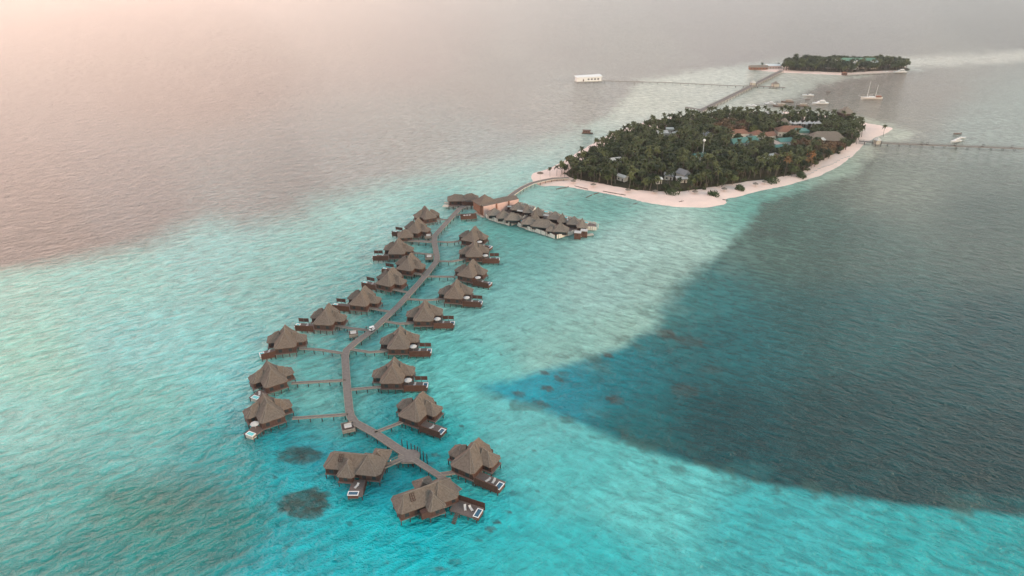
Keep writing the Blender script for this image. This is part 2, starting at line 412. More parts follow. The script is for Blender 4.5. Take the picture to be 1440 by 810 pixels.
VEG = [(787,247),(800,254),(820,257),(860,266),(900,271),(930,274),(960,273),(1000,268),(1060,257),(1100,253),(1130,247),(1150,233),(1180,218),(1203,205),(1212,194),
 (1206,180),(1180,174),(1120,169),(1060,168),(1000,170),(945,176),(905,185),(870,199),(832,219),(800,237)]
FISL = [(1046,97),(1060,94),(1090,91),(1110,90),(1180,88),(1260,90),(1280,95),(1276,101),(1240,103),(1215,105),(1188,106.5),(1150,104.5),(1100,102.5),(1075,100)]
FVEG = [(1099,100.5),(1150,102),(1190,104),(1220,102),(1245,101),(1274,99.5),(1277,96),(1255,92),(1180,91),(1110,92)]
sandp = ground_sheet('beach', ISL, -.12, 1.1, 12, SAND, 'pale pink sand beach ringing the wooded island', 'beach')
ground_sheet('far_beach', FISL, -.12, 1.0, 10, SAND, 'thin sand strip of the far small island', 'beach')
soilp = ground_sheet('island_ground', VEG, .6, 1.75, 6, SOIL, 'dark leaf covered ground under the island trees', 'ground', nz=.15)
ground_sheet('far_island_ground', FVEG, .5, 1.55, 6, SOIL, 'dark ground under the trees of the far island', 'ground', nz=.15)

# ------------------------------------------------------------------ plants
def palm_crown(seed, R0=4.2, n=15):
    r = random.Random(seed); mb = MB(); n = n+6
    for k in range(n):
        az = 2*math.pi*k/n*1.0+r.uniform(-.25, .25)+(k % 2)*.3
        el = r.uniform(.0, 1.35); L_ = R0*r.uniform(.8, 1.1); w = .5
        pts = []
        for i in range(6):
            t = i/5; rr = L_*t*(math.cos(el)*.55+.38)*(1-.12*t*t); z = L_*(math.sin(el)*t*1.15-t*t*(.55+.25*math.cos(el)))
            pts.append((rr, z))
        ca, sa = math.cos(az), math.sin(az)
        for i in range(5):
            (r0, z0), (r1, z1) = pts[i], pts[i+1]
            w0 = w*(.35+math.sin(math.pi*min(1, (i/5)*.9+.12))); w1 = w*(.35+math.sin(math.pi*min(1, ((i+1)/5)*.9+.12)))*(.35 if i == 4 else 1)
            for sgn in (-1, 1):
                j = r.uniform(.0, .35)
                a0 = (r0*ca, r0*sa, z0); a1 = (r1*ca, r1*sa, z1)
                b0 = (r0*ca-sgn*w0*sa, r0*sa+sgn*w0*ca, z0-w0*.55); b1 = ((r1+j)*ca-sgn*w1*sa, (r1+j)*sa+sgn*w1*ca, z1-w1*.6)
                mb.add([a0, a1, b1, b0], [(0,1,2,3)] if sgn > 0 else [(3,2,1,0)])
    return mb
def palm_trunk(seed, h=8.5):
    r = random.Random(seed); dx, dy = r.uniform(-1, 1)*.9, r.uniform(-1, 1)*.9
    pts = [(-dx*(1-t)**2, -dy*(1-t)**2, h*t) for t in (0,.25,.5,.75,1)]
    return MB().tube(pts, [.24,.18,.16,.14,.12], 5)
def leaf_crown(seed, rx=3.6, rz=3.0, n=330, s=.62, lobes=7, zc=0):
    r = random.Random(seed); mb = MB(); L_ = []
    for i in range(lobes):
        a = 2*math.pi*i/lobes+r.uniform(-.4, .4); d = rx*r.uniform(.25, .62)
        L_.append((math.cos(a)*d, math.sin(a)*d, r.uniform(-.35, .45)*rz, rx*r.uniform(.38, .6)))
    L_.append((0, 0, rz*.45, rx*.5))
    for k in range(n):
        lx, ly, lz, lr = L_[k % len(L_)]
        v = Vector((r.gauss(0,1), r.gauss(0,1), r.gauss(0,1))).normalized()
        q = lr*(.72+.38*r.random()); c = Vector((lx, ly, lz+zc))+Vector((v.x*q, v.y*q, v.z*q*.8))
        nrm = (v+Vector((r.gauss(0,.5), r.gauss(0,.5), r.gauss(.2,.5)))).normalized()
        a = nrm.orthogonal().normalized(); b = nrm.cross(a); ss = s*r.uniform(.6, 1.25); th = r.uniform(0, 6.28)
        a, b = a*math.cos(th)+b*math.sin(th), b*math.cos(th)-a*math.sin(th)
        mb.add([c-a*ss-b*ss*.5, c+a*ss*.2-b*ss*.8, c+a*ss, c+b*ss*.7+a*ss*.1, c-a*ss*.7+b*ss*.5], [(0,1,2,3,4)])
    return mb
def leaf_trunk(seed, h=5.5, rx=3.0):
    r = random.Random(seed); mb = MB()
    mb.tube([(0,0,0),(.1,.05,h*.4),(.05,-.1,h*.8)], [.34,.26,.17], 6)
    for i in range(5):
        a = 2*math.pi*i/5+r.uniform(-.4,.4); z = h*r.uniform(.38,.6); e = rx*r.uniform(.4,.65)
        mb.tube([(.05,0,z),(math.cos(a)*e*.5,math.sin(a)*e*.5,z+h*.22),(math.cos(a)*e,math.sin(a)*e,z+h*.42)], [.14,.09,.04], 4)
    return mb
PC = [palm_crown(i, 4.1+.2*(i % 3), 14+i % 3).mesh('palm_crown', PALM) for i in range(6)]
PCD = [palm_crown(40+i, 4.0, 13).mesh('palm_crown_dry', DRYPALM) for i in range(3)]
PTR = [palm_trunk(i).mesh('palm_trunk', BARK) for i in range(4)]
LC = {}
for nm, m in (('dark', LEAF), ('russet', BROWNLEAF), ('lime', LIMELEAF)):
    LC[nm] = [leaf_crown(60+i+ord(nm[0]) % 7, 3.7, 2.9, 340, .60, 6+i % 3).mesh('leaf_crown', m) for i in range(5)]
LTR = [leaf_trunk(90+i).mesh('tree_trunk', BARK) for i in range(3)]
def palm(p, label, group, dry=False, s=None, h=None):
    s = s or random.uniform(.8, 1.12); h = h or random.uniform(.85, 1.55)
    t = thing('coconut_palm', label, 'palm tree', p, random.uniform(0, 6.28), group)
    a = part('trunk', random.choice(PTR), t); a.scale = (s, s, s*h)
    b = part('crown', random.choice(PCD if dry else PC), t, (0, 0, 8.5*s*h-.1)); b.scale = (s, s, s*random.uniform(.9, 1.15))
    b.rotation_euler = (random.uniform(-.12,.12), random.uniform(-.12,.12), random.uniform(0, 6.28))
def broad(p, kind, label, group, s=None):
    s = s or random.uniform(.75, 1.15); hz = random.uniform(.8, 1.15)
    t = thing('leafy_tree', label, 'tree', p, random.uniform(0, 6.28), group)
    a = part('trunk', random.choice(LTR), t); a.scale = (s, s, s*hz)
    b = part('crown', random.choice(LC[kind]), t, (0, 0, 5.4*s*hz)); b.scale = (s*random.uniform(.9,1.15), s*random.uniform(.9,1.1), s*random.uniform(.85,1.1))

# ------------------------------------------------------------------ houses
def house(name, label, px, py, L_, W_, H, rh, rot, roofm, wallm, kind='gable', z=1.6, cat='house', group=None):
    g = G(px, py, z)
    t = thing(name, label, cat, g, R(rot), group)
    part('wall', MB().box(-L_/2, L_/2, -W_/2, W_/2, 0, H).mesh('wall', wallm), t)
    ov = .6
    mb = MB()
    if kind == 'gable':
        a, b = L_/2+ov, W_/2+ov
        v = [(-a,-b,H-.15),(a,-b,H-.15),(a,b,H-.15),(-a,b,H-.15),(-a,-b,H+.02),(a,-b,H+.02),(a,b,H+.02),(-a,b,H+.02),(-a*.96,0,H+rh),(a*.96,0,H+rh)]
        mb.add(v, [(3,2,1,0),(0,1,5,4),(1,2,6,5),(2,3,7,6),(3,0,4,7),(4,5,9,8),(6,7,8,9),(5,6,9),(7,4,8)])
    elif kind == 'hip':
        mb.hip(chamf(0,0,L_/2+ov,W_/2+ov,.05), H+.05, [(-max(0,L_-W_)/2,0,H+rh),(max(.01,L_-W_)/2,0,H+rh)], .25, .05)
    else:
        mb.box(-L_/2-ov, L_/2+ov, -W_/2-ov, W_/2+ov, H+.002, H+rh)
    part('roof', mb.mesh('roof', roofm), t)
    n = max(2, int(L_/3.5))
    wm = MB().box(-.6, .6, -.04, .03, 0, 1.1).mesh('window', GLASS)
    for i in range(n):
        x = -L_/2+(i+.5)*L_/n
        if i == n//2:
            part('door', MB().box(-.5,.5,-.05,.03,0,2.1).mesh('door', DARKW), t, (x, -W_/2-.01, .05))
        else: part('window', wm, t, (x, -W_/2-.01, 1.0))
    return g
HO = []   # (px, py, radius m, clear strip towards the camera m)
def H_(name, label, px, py, L_, W_, H, rh, rot, rm, wm, kind='gable', cat='house', clear=9, group=None):
    g = house(name, label, px, py, L_, W_, H, rh, rot, rm, wm, kind, 1.6, cat, group)
    HO.append((g.x, g.y, L_/2+2.0, W_/2+1.5, clear*1.25, R(rot)))
H_('long_house', 'long white house with a teal metal roof left of the orange roofs', 1044,204, 26,9,3.4,3.4, 22, TEALROOF, PLASTER, clear=14)
H_('tiled_house', 'orange tiled house directly behind the long teal roof', 1038,193, 16,8,4.2,3, 8, ORROOF, PLASTER, 'hip')
H_('tiled_house', 'small orange tiled house right of the long teal roof end', 1064,194, 10,8,4,3, 15, ORROOF, PLASTER, 'hip', clear=10)
H_('tiled_house', 'white gable house with a narrow orange roof in the island centre', 1080,196, 9,8,4.2,2.6, 20, ORROOF, PLASTER, clear=14)
H_('tiled_hall', 'widest orange roofed hall in front of the white tents', 1112,190, 26,12,4.5,4, -4, ORROOF, PLASTER, 'hip', clear=8)
H_('kitchen_building', 'white building with teal roof left of the big thatched hall', 1102,203, 13,9,3.6,2.2, 15, TEALROOF, WHITE, clear=15)
H_('storage_building', 'small teal roofed block touching the big thatched hall', 1126,193, 8,8,5,2, 5, TEALROOF, PLASTER, 'flat', clear=9)
H_('generator_building', 'teal roofed shed in front of the kitchen building', 1097,211, 12,6,2.8,2.2, 18, TEALROOF, GREYROOF, clear=9)
H_('thatched_hall', 'big thatched hall with broad grey brown roof near the east shore', 1160,201, 32,15,4,6, -3, THATCH2, DARKW, 'hip', clear=5)
H_('thatched_pavilion', 'tall thatched pyramid roof rising at the north east shore', 1186,173, 11,11,10,6, 10, THATCH2, DARKW, 'hip', clear=0)
H_('thatched_hut', 'small pointed thatched hut behind the orange hall', 1101,181, 10,9,5,5, 0, THATCH2, PLASTER, 'hip', clear=0)
H_('pink_house', 'flat pinkish two storey house on the north shore', 1087,169, 17,7,6.5,.5, 3, PALEROOF, PINK, 'flat', clear=2)
H_('blue_house', 'small blue grey roofed house beside the white mast top', 993,195, 8,7,4,2.5, 20, GREYROOF, PLASTER, 'hip', clear=10)
H_('teal_shed', 'teal roofed shed at the foot of the white mast', 983,224, 11,8,3.6,1.6, 18, TEALROOF, PLASTER, clear=12)
H_('grey_house', 'grey gabled house between the palms near the front beach', 960,252, 8,6,4.5,3.0, -55, GREYROOF, PLASTER, clear=12)
H_('grey_house', 'low grey house left of the grey gabled house', 940,252, 6,5,3.2,2.2, -10, GREYROOF, PLASTER, clear=9)
H_('small_house', 'small pale roofed house in front of the grey gabled house', 958,256, 7,5,3,.4, 0, PALEROOF, PLASTER, 'flat', clear=9)
H_('pale_villa', 'broken pale roofed villa in the west of the grove', 865,231, 8,5,4,1.6, 20, PALEROOF, PLASTER, clear=10)
H_('pale_villa', 'pale roofed villa in the north west of the grove', 930,192, 9,8,4,1.6, 10, PALEROOF, PLASTER, clear=10)
H_('pale_villa', 'narrow pale roofed villa right of the north west villa', 947,194, 10,5,4,1.6, 50, PALEROOF, PLASTER, clear=10)
H_('pale_villa', 'pale roof glimpsed above the fork of the north west villas', 941,187, 6,5,4,1.2, 0, PALEROOF, PLASTER, clear=8)
H_('pale_villa', 'small pale villa in the grove south east of the teal roofs', 1085,224, 8,5,3.6,1.4, 30, PALEROOF, PLASTER, clear=9)
H_('pale_villa', 'small pale villa just left of the south east one', 1072,230, 8,5,3.6,1.4, 20, PALEROOF, PLASTER, clear=9)
H_('pale_villa', 'white slanting roof right below the big thatched hall', 1156,203, 11,5,4.6,1.6, 35, PALEROOF, PLASTER, clear=9)
H_('pale_hut', 'tiny white roofed hut close behind the front beach palms', 926,258, 4,4,3.6,.4, 0, WHITE, PLASTER, 'flat', clear=9)
H_('pale_hut', 'tiny pale slanting roof behind the western front palms', 875,254, 7,4,3.4,1.2, -50, PALEROOF, PLASTER, clear=9)
for i, x in enumerate((1110,1116.5,1123.5,1130,1136.5,1143,1149.5)):
    g = G(x, 181+(i % 2)*.8, 1.6)
    t = thing('party_tent', 'small white peaked tent in the row along the north shore', 'tent', g, R(random.uniform(-20, 20)), 'white tents along the north shore')
    s = random.uniform(2.3, 3.1)
    part('canopy', MB().hip(rect(-s,s,-s,s), 5.4, [(0,0,7.6)], .15, .2).mesh('canopy', FABRIC), t)
    for a in (-1,1):
        for b in (-1,1): part('pole', MB().tube([(a*s*.9,b*s*.9,0),(a*s*.9,b*s*.9,5.4)], .08, 4).mesh('pole', WHITE), t)
    HO.append((g.x, g.y, 4, 4, 14, 0))
for (x, yb, hh, lab) in ((987,224,14.5,'tall white mast with round top beside the teal shed'),(1159,181,17,'thin dark mast leaning above the north shore palms')):
    g = G(x, yb, 1.6)
    t = thing('radio_mast', lab, 'mast', g)
    mm = WHITE if x < 1000 else PILE
    part('pole', MB().tube([(0,0,0),(.2,0,hh*.5),(.3 if x > 1000 else 0,0,hh)], [.28,.2,.12], 6).mesh('pole', mm), t)
    if x < 1000: part('dome', MB().tube([(0,0,hh-.2),(0,0,hh+.3),(0,0,hh+1.3),(0,0,hh+1.8)], [.5,1.1,1.0,.3], 8).mesh('dome', WHITE), t)

def blocked(x, y):
    for (hx, hy, a, b, clear, rot) in HO:
        dx, dy = x-hx, y-hy
        # clear strip on the camera side
        n = math.hypot(hx, hy); ux, uy = -hx/n, -hy/n
        along = dx*ux+dy*uy
        dx2, dy2 = dx-ux*min(max(along, 0), clear), dy-uy*min(max(along, 0), clear)
        ca, sa = math.cos(-rot), math.sin(-rot)
        u, v = dx2*ca-dy2*sa, dx2*sa+dy2*ca
        if abs(u) < a and abs(v) < b: return True
    return False
def topx(p):
    d = p[1]*cp+(CAMH-p[2])*sp
    return 720+FPX*p[0]/d, 405+FPX*((CAMH-p[2])*cp-p[1]*sp)/d
def inpoly(x, y, poly):
    ins = False; n = len(poly)
    for i in range(n):
        x0, y0 = poly[i]; x1, y1 = poly[(i+1) % n]
        if (y0 > y) != (y1 > y) and x < (x1-x0)*(y-y0)/(y1-y0)+x0: ins = not ins
    return ins
VEGW = [(G(x,y,0).x, G(x,y,0).y) for x, y in VEG]
npalm = nbroad = 0; REST = []
cand = []
xs = [p[0] for p in VEGW]; ys = [p[1] for p in VEGW]
step = 5.3; yy = min(ys); row = 0
while yy < max(ys):
    xx = min(xs)+(row % 2)*step/2
    while xx < max(xs):
        x, y = xx+random.uniform(-1.7,1.7), yy+random.uniform(-1.5,1.5)
        if inpoly(x, y, VEGW) and not blocked(x, y): cand.append((x, y))
        xx += step
    yy += step*.87; row += 1
cand.sort(key=lambda p: p[1])
vx = np.array([c[0] for c in cand]); vy = np.array([c[1] for c in cand])
edge = sdf(vx, vy, VEGW); zn = fbm(vx/45, vy/45, 3, 31)
for i, (x, y) in enumerate(cand):
    px, py = topx((x, y, 6)); z = 1.5 if edge[i] > 4 else .95
    p = (x, y, z); r = random.random()
    if math.hypot((px-1025)/28, (py-178)/9) < 1 or math.hypot((px-1150)/35, (py-206)/7) < 1:
        if r < .75 and nbroad < 280: broad(p, 'russet', 'russet brown leafy tree among the green trees of the island', 'russet trees of the island'); nbroad += 1; continue
    if math.hypot((px-1062)/10, (py-184)/6) < 1 or math.hypot((px-1090)/10, (py-197)/4) < 1.2:
        broad(p, 'lime', 'yellow green leafy tree beside the orange roofs', 'lime trees beside the orange roofs'); nbroad += 1; continue
    if npalm >= 200 and nbroad >= 210:
        REST.append((p, random.random() < (.75 if edge[i] < 7 else .5))); continue
    ep = .75 if edge[i] < 7 else (.52 if zn[i] > -.05 else .30)
    if (r < ep and npalm < 200) or nbroad >= 210:
        dry = (px > 1135 and edge[i] < 14 and random.random() < .45) or (970 < px < 1030 and edge[i] < 9 and y < 420 and random.random() < .5) or random.random() < .03
        if dry: palm(p, 'coconut palm with dry orange brown fronds near the island shore', 'dry palms of the island', True)
        elif edge[i] < 6: palm(p, 'green coconut palm on the outer fringe of the wooded island', 'palms on the island fringe', s=random.uniform(.75,1.0))
        else: palm(p, 'green coconut palm inside the dense island grove', 'palms of the island grove')
        npalm += 1
    else:
        broad(p, 'dark', 'dark green leafy tree inside the dense island grove', 'dark leafy trees of the island grove', s=random.uniform(.7, 1.25)); nbroad += 1
print('TREES', len(cand), npalm, nbroad)
def mass(name, label, items, mesh_sets, m):
    V, F = [], []
    o = 0; cache = {}
    for (p, s, top_) in items:
        me = random.choice(mesh_sets)
        if me.name not in cache:
            v = np.empty(len(me.vertices)*3); me.vertices.foreach_get('co', v)
            cache[me.name] = (v.reshape(-1, 3), [tuple(f.vertices) for f in me.polygons])
        v, f = cache[me.name]; a = random.uniform(0, 6.28); R2 = np.array([[math.cos(a), math.sin(a), 0], [-math.sin(a), math.cos(a), 0], [0,0,1]])
        V.append(v @ R2*s+np.array([p[0], p[1], p[2]+top_])); F += [tuple(i+o for i in q) for q in f]; o += len(v)
    me = bpy.data.meshes.new(name); me.from_pydata(np.concatenate(V).tolist(), [], F); me.materials.append(m); me.update()
    return me
ug = []
while len(ug) < 620:
    x, y = random.uniform(min(xs), max(xs)), random.uniform(min(ys), max(ys))
    if inpoly(x, y, VEGW) and not blocked(x, y): ug.append(((x, y, 1.0), random.uniform(.35, .6), .9))
LOWB = [leaf_crown(200+i, 3.6, 1.8, 120, .8, 5).mesh('low_crown', LEAF) for i in range(3)]
top('undergrowth', mass('undergrowth', '', ug, LOWB, LEAF), 'dark low bushes covering the ground below the island trees', 'bushes', kind='stuff')
pr = [r for r in REST if r[1]]; br = [r for r in REST if not r[1]]
if pr:
    sz = [(p, random.uniform(.8, 1.1), 0) for p, _ in pr]
    t = thing('palm_grove', 'mass of coconut palms in the farther half of the island grove', 'palm grove', (0,0,0), kind='stuff')
    hs = [random.uniform(6.2, 12.5) for _ in sz]
    part('crown_mass', mass('crown_mass', '', [(p, s, h) for (p, s, _), h in zip(sz, hs)], PC, PALM), t)
    part('trunk_mass', mass('trunk_mass', '', [(p, h/8.5, 0) for (p, s, _), h in zip(sz, hs)], PTR, BARK), t)
    t = thing('leafy_wood', 'mass of leafy trees in the farther half of the island grove', 'wood', (0,0,0), kind='stuff')
    sz = [(p, random.uniform(.7, 1.3)) for p, _ in br]
    part('crown_mass', mass('crown_mass', '', [(p, s, 5.3*s) for p, s in sz], LC['dark'], LEAF), t)
    part('trunk_mass', mass('trunk_mass', '', [(p, s, 0) for p, s in sz], LTR, BARK), t)
# single palms on the sand
for (x, y, s, lab) in ((1241,192,.8,'lone palm standing on the bare eastern sand spit'),(773,249,.6,'small lone palm on the sand beside the island boardwalk'),
                  (783,248,.8,'short palm at the western tip of the grove, left of its pair'),(790,249,.85,'short palm at the western tip of the grove, right of its pair')):
    palm(G(x, y, .7), lab, None, s=s)
# shrubs on the beach
for (x, y, rx, lab) in ((1003,275,4.6,'rounded dark shrub on the sand in front of the grove'),(1040,267,4.0,'small rounded shrub on the sand by the notch of the shore'),
                (1086,257,5.5,'bright green shrub at the grove edge right of the notch'),(1126,249,5.0,'green shrub at the grove edge near the eastern beach'),(944,273,6.0,'low green shrub mass at the front edge of the grove')):
    g = G(x, y, .7); t = thing('beach_shrub', lab, 'shrub', g)
    part('foliage', leaf_crown(int(x), rx, 2.2, 420, .5, 7, 1.2).mesh('foliage', SHRUBL), t)
    part('stem', MB().tube([(0,0,0),(.1,.1,.8),(0,0,1.6)], [.2,.14,.08], 5).mesh('stem', BARK), t)
# far island trees
FV = [(G(x,y,0).x, G(x,y,0).y) for x, y in FVEG]
HO.clear(); FREST = []
def FH(*a, **k):
    H_(*a, **k)
FH('resort_building', 'wide green roofed building rising over the far island trees', 1204,95.8, 44,9,9.5,3.6, 0, GREENROOF, PLASTER, 'gable', cat='building', clear=0)
FH('white_pavilion', 'white peaked pavilion in front of the green roofed building', 1202,97.5, 8,5,8,4, 0, WHITE, WHITE, 'hip', clear=0)
FH('white_house', 'pale wing left of the green roofed building', 1167,96, 12,6,10,1, 0, PALEROOF, PLASTER, 'flat', clear=0)
FH('white_house', 'slanted white roof at the right end of the green roofed building', 1227,96.5, 11,5,8,2.4, 20, WHITE, PLASTER, 'gable', clear=0)
fx = [p[0] for p in FV]; fy = [p[1] for p in FV]; k = 0
yy = min(fy)
while yy < max(fy):
    xx = min(fx)
    while xx < max(fx):
        x, y = xx+random.uniform(-1.8,1.8), yy+random.uniform(-1.8,1.8)
        if inpoly(x, y, FV) and not blocked(x, y):
            if random.random() < .4 and npalm < 290: palm((x,y,1.1), 'coconut palm standing among the trees of the far island', 'palms of the far island', s=random.uniform(1.0,1.3), h=random.uniform(1.0,1.4)); npalm += 1
            elif nbroad < 296: broad((x,y,1.1), 'dark', 'dense leafy tree on the far small island', 'leafy trees of the far island', s=random.uniform(1.15,1.6)); nbroad += 1
            else: FREST.append(((x,y,1.1), random.uniform(1.1,1.5)))
        xx += 5.0
    yy += 4.6
if FREST:
    t = thing('leafy_wood', 'dense green wood filling the back of the far island', 'wood', (0,0,0), kind='stuff')
    part('crown_mass', mass('crown_mass', '', [(p, q, 5.3*q) for p, q in FREST], LC['dark'], LEAF), t)
    part('trunk_mass', mass('trunk_mass', '', [(p, q, 0) for p, q in FREST], LTR, BARK), t)
print('TREES', npalm, nbroad)
# sandy spit buildings of the far island
for a in (('beach_bar','low brown roofed bar on the far sand spit',1066,97.5,24,6,3,2.4,0,THATCH2,TERRA,'gable'),('white_shed','long white shed on the far sand spit',1086,96.5,18,6,4,2,0,WHITE,PINK,'gable'),
          ('yellow_hut','small ochre hut between the brown bar and white shed',1076,97,7,5,3.4,1.6,0,LIMELEAF,PLASTER,'hip'),('grey_hut','grey hut where the long bridge meets the far island',1093,95.5,9,5,3.6,2,0,GREYROOF,PLASTER,'hip')):
    house(*a, z=.6)
for i, x in enumerate((1071,1094)):
    palm(G(x, 96, .6), ['lone palm above the brown bar on the far spit','lone palm left of the far grove beside the bridge end'][i], None, s=.7)

# ------------------------------------------------------------------ boardwalks and jetties
PILEM = MB().tube([(0,0,-4.2),(0,0,0)], .17, 6).mesh('pile', PILE)
BRACEM = None
def walk(name, label, pts, w, z=2.4, cat='boardwalk', group=None, mats=(WALKW, BEAMW), pstep=5.0, cap=48, th=.22, pairs=True, px=True, xbrace=True, rail=False):
    P = [G(x, y, z) for x, y in pts] if px else [Vector((x, y, z)) for x, y in pts]
    o = P[0].copy(); o.z = 0
    t = thing(name, label, cat, o, 0, group)
    P = [p-o for p in P]
    # mitred strip
    L_, R_ = [], []
    for i, p in enumerate(P):
        d1 = (P[i]-P[i-1]).normalized() if i else (P[1]-P[0]).normalized()
        d2 = (P[i+1]-P[i]).normalized() if i < len(P)-1 else d1
        d = (d1+d2).normalized(); n = Vector((-d.y, d.x, 0)); k = w/2/max(.5, n.dot(Vector((-d1.y, d1.x, 0))))
        L_.append(p+n*k); R_.append(p-n*k)
    mb = MB()
    n = len(P); vs = []
    for i in range(n): vs += [L_[i], R_[i], R_[i]-Vector((0,0,th)), L_[i]-Vector((0,0,th))]
    fs = [(3,2,1,0), (4*(n-1),4*(n-1)+1,4*(n-1)+2,4*(n-1)+3)]
    for i in range(n-1):
        a, b = 4*i, 4*(i+1)
        fs += [(a+1,b+1,b,a),(a+2,b+2,b+1,a+1),(a+3,b+3,b+2,a+2),(a,b,b+3,a+3)]
    mb.add(vs, fs); part('deck', mb.mesh('deck', mats[0]), t)
    for side in (L_, R_):
        mb = MB()
        for i in range(n-1):
            a, b = side[i], side[i+1]; d = (b-a).normalized(); q = Vector((-d.y, d.x, 0))*.1
            vs = [a-q, a+q, b+q, b-q]
            mb.add([v+Vector((0,0,-.35)) for v in vs]+[v+Vector((0,0,.14)) for v in vs], [(0,1,2,3),(7,6,5,4),(0,4,5,1),(1,5,6,2),(2,6,7,3),(3,7,4,0)])
        part('edge_beam', mb.mesh('edge_beam', mats[1]), t)
    # piles
    k = 0; tot = sum((P[i+1]-P[i]).length for i in range(n-1)); dist = pstep*.5; rest = MB(); nrest = 0
    segs = [(P[i], P[i+1]) for i in range(n-1)]; acc = 0; brace = MB()
    for a, b in segs:
        ln = (b-a).length; d = (b-a).normalized(); q = Vector((-d.y, d.x, 0))
        while dist < acc+ln:
            c = a+d*(dist-acc)
            for s in ((-1, 1) if pairs else (0,)):
                loc = c+q*s*(w/2-.12)-Vector((0,0,th+.02))
                if k < 100: part('pile', PILEM, t, loc); k += 1
                else: rest.tube([loc-Vector((0,0,4.2)), loc], .17, 6); nrest += 1
            if xbrace and pairs:
                brace.tube([c+q*(w/2-.12)-Vector((0,0,th+.3)), c-q*(w/2-.12)-Vector((0,0,th+.3))], .09, 4)
            dist += pstep
        acc += ln
    if brace.v: part('cross_beam', brace.mesh('cross_beam', PILE), t)
    if nrest: tag(part('pile_row', rest.mesh('pile_row', PILE), t), kind='stuff')
    if rail:
        mb = MB()
        for side in (L_, R_):
            for i in range(n-1):
                a, b = side[i], side[i+1]; m_ = int((b-a).length/4)+1
                mb.tube([a+Vector((0,0,1.1)), b+Vector((0,0,1.1))], .07, 4)
                for j in range(m_): c = a.lerp(b, j/m_); mb.tube([c, c+Vector((0,0,1.1))], .06, 4)
        part('railing', mb.mesh('railing', mats[1]), t)
    return t
MAIN = [(646,690),(632.6,680),(615,667),(590,651),(581,645.5)]
walk('boardwalk', 'narrow end of the boardwalk between the junction deck and the lowest villa', MAIN, 2.0, 2.4, pstep=4)
walk('boardwalk', 'wide curving main boardwalk from the junction deck up to the spa', [(572,638),(561.5,632),(529,610),(499,594),(493,585),(491,575),(487.7,541),(485.2,500),(487.5,492),(500,481),(523,465),(560,430),(590,397),
      (614,367.5),(614.6,362),(610.5,338),(611.5,331),(645.3,294),(652,290),(668,285)], 2.9, 2.42, pstep=5.6)
walk('boardwalk', 'grey boardwalk running from the spa building to the island beach', [(714,279),(722,272),(735,263.5),(748,257.5),(762,254),(778,251),(800,250)], 3.6, 2.4, pstep=5, mats=(WALKW, PALEW))
# junction deck
g = G(575, 641, 2.46); t = thing('junction_deck', 'wide octagonal plank deck where the boardwalk splits', 'deck', (g.x, g.y, 0))
part('deck', MB().prism(chamf(0,0,3.5,3.2,.5), 2.3, 2.5).mesh('deck', WALKW), t)
part('edge_beam', MB().prism(chamf(0,0,3.65,3.35,.5), 1.95, 2.28).mesh('edge_beam', BEAMW), t)
for (x, y) in chamf(0,0,3.2,2.9,.5)+[(0,0),(0,-2.7),(0,2.7)]: part('pile', PILEM, t, (x, y, 1.98))
MOOR = MB().tube([(0,0,-1.5),(0,0,4.4)], .17, 6)
for i, (x, y) in enumerate(((584,640),(588,642),(591.5,644.5),(596,649),(579,637.5),(573.5,634),(566,632),(601,652.5))):
    g = G(x, y, 0); top('mooring_post', MOOR.mesh('mooring_post', PILE), 'dark mooring post standing in the water by the junction deck', 'post', g, group='mooring posts by the junction deck')

ORD = ['nearest','second','third','fourth','fifth','sixth','seventh','eighth','ninth','tenth','eleventh']
JL = [((411,588),(489.5,582.5)),((410,538.5),(485.5,534.5)),((421,489.6),(450,491.5),(482,496.5)),((471,457),(490,461),(517,464)),((509,430),(525,434),(547,438)),
      ((541,403),(549,406),(573,411)),((569,380),(583,384),(597,387)),((582,355.5),(612,358)),((574,338),(608,340)),((582,326.5),(596,330)),((614,308),(630,309))]
for i, pts in enumerate(JL):
    walk('jetty', 'narrow jetty joining the main boardwalk to the %s building of the left row' % ORD[i] if i != 8 else 'thick short jetty leading to the small hut in the left row', pts, 2.1 if i == 8 else 1.15, 2.42, 'jetty', 'villa jetties', pstep=4.2, pairs=i in (8,), th=.25)
JR = [((527,608),(566,593)),((493,547.5),(546,543)),((494,491),(520,495),(547,493)),((540,451.5),(562,455),(594,453)),((572,420),(598,422),(626,420)),((601,388.5),(640,389)),((614.5,367),(636,367.5),(661,362.5)),((614,339.5),(630,340.5),(646,339))]
for i, pts in enumerate(JR):
    walk('jetty', 'narrow jetty joining the main boardwalk to the %s villa of the right row' % ORD[i], pts, 1.15, 2.42, 'jetty', 'villa jetties', pstep=4.2, pairs=False, th=.25)
walk('jetty', 'railed jetty from the junction deck to the wide villa lying left of it', ((535,658),(567,644.5)), 1.6, 2.42, 'jetty', pstep=4, rail=True)
walk('jetty', 'short jetty from the boardwalk to the villa on the lower right', ((616,667.3),(640,664)), 1.4, 2.42, 'jetty', pstep=4)
walk('jetty', 'thin jetty between the boardwalk top and the small brown terrace', ((640,301.5),(655,303)), 1.2, 2.2, 'jetty', pstep=4)

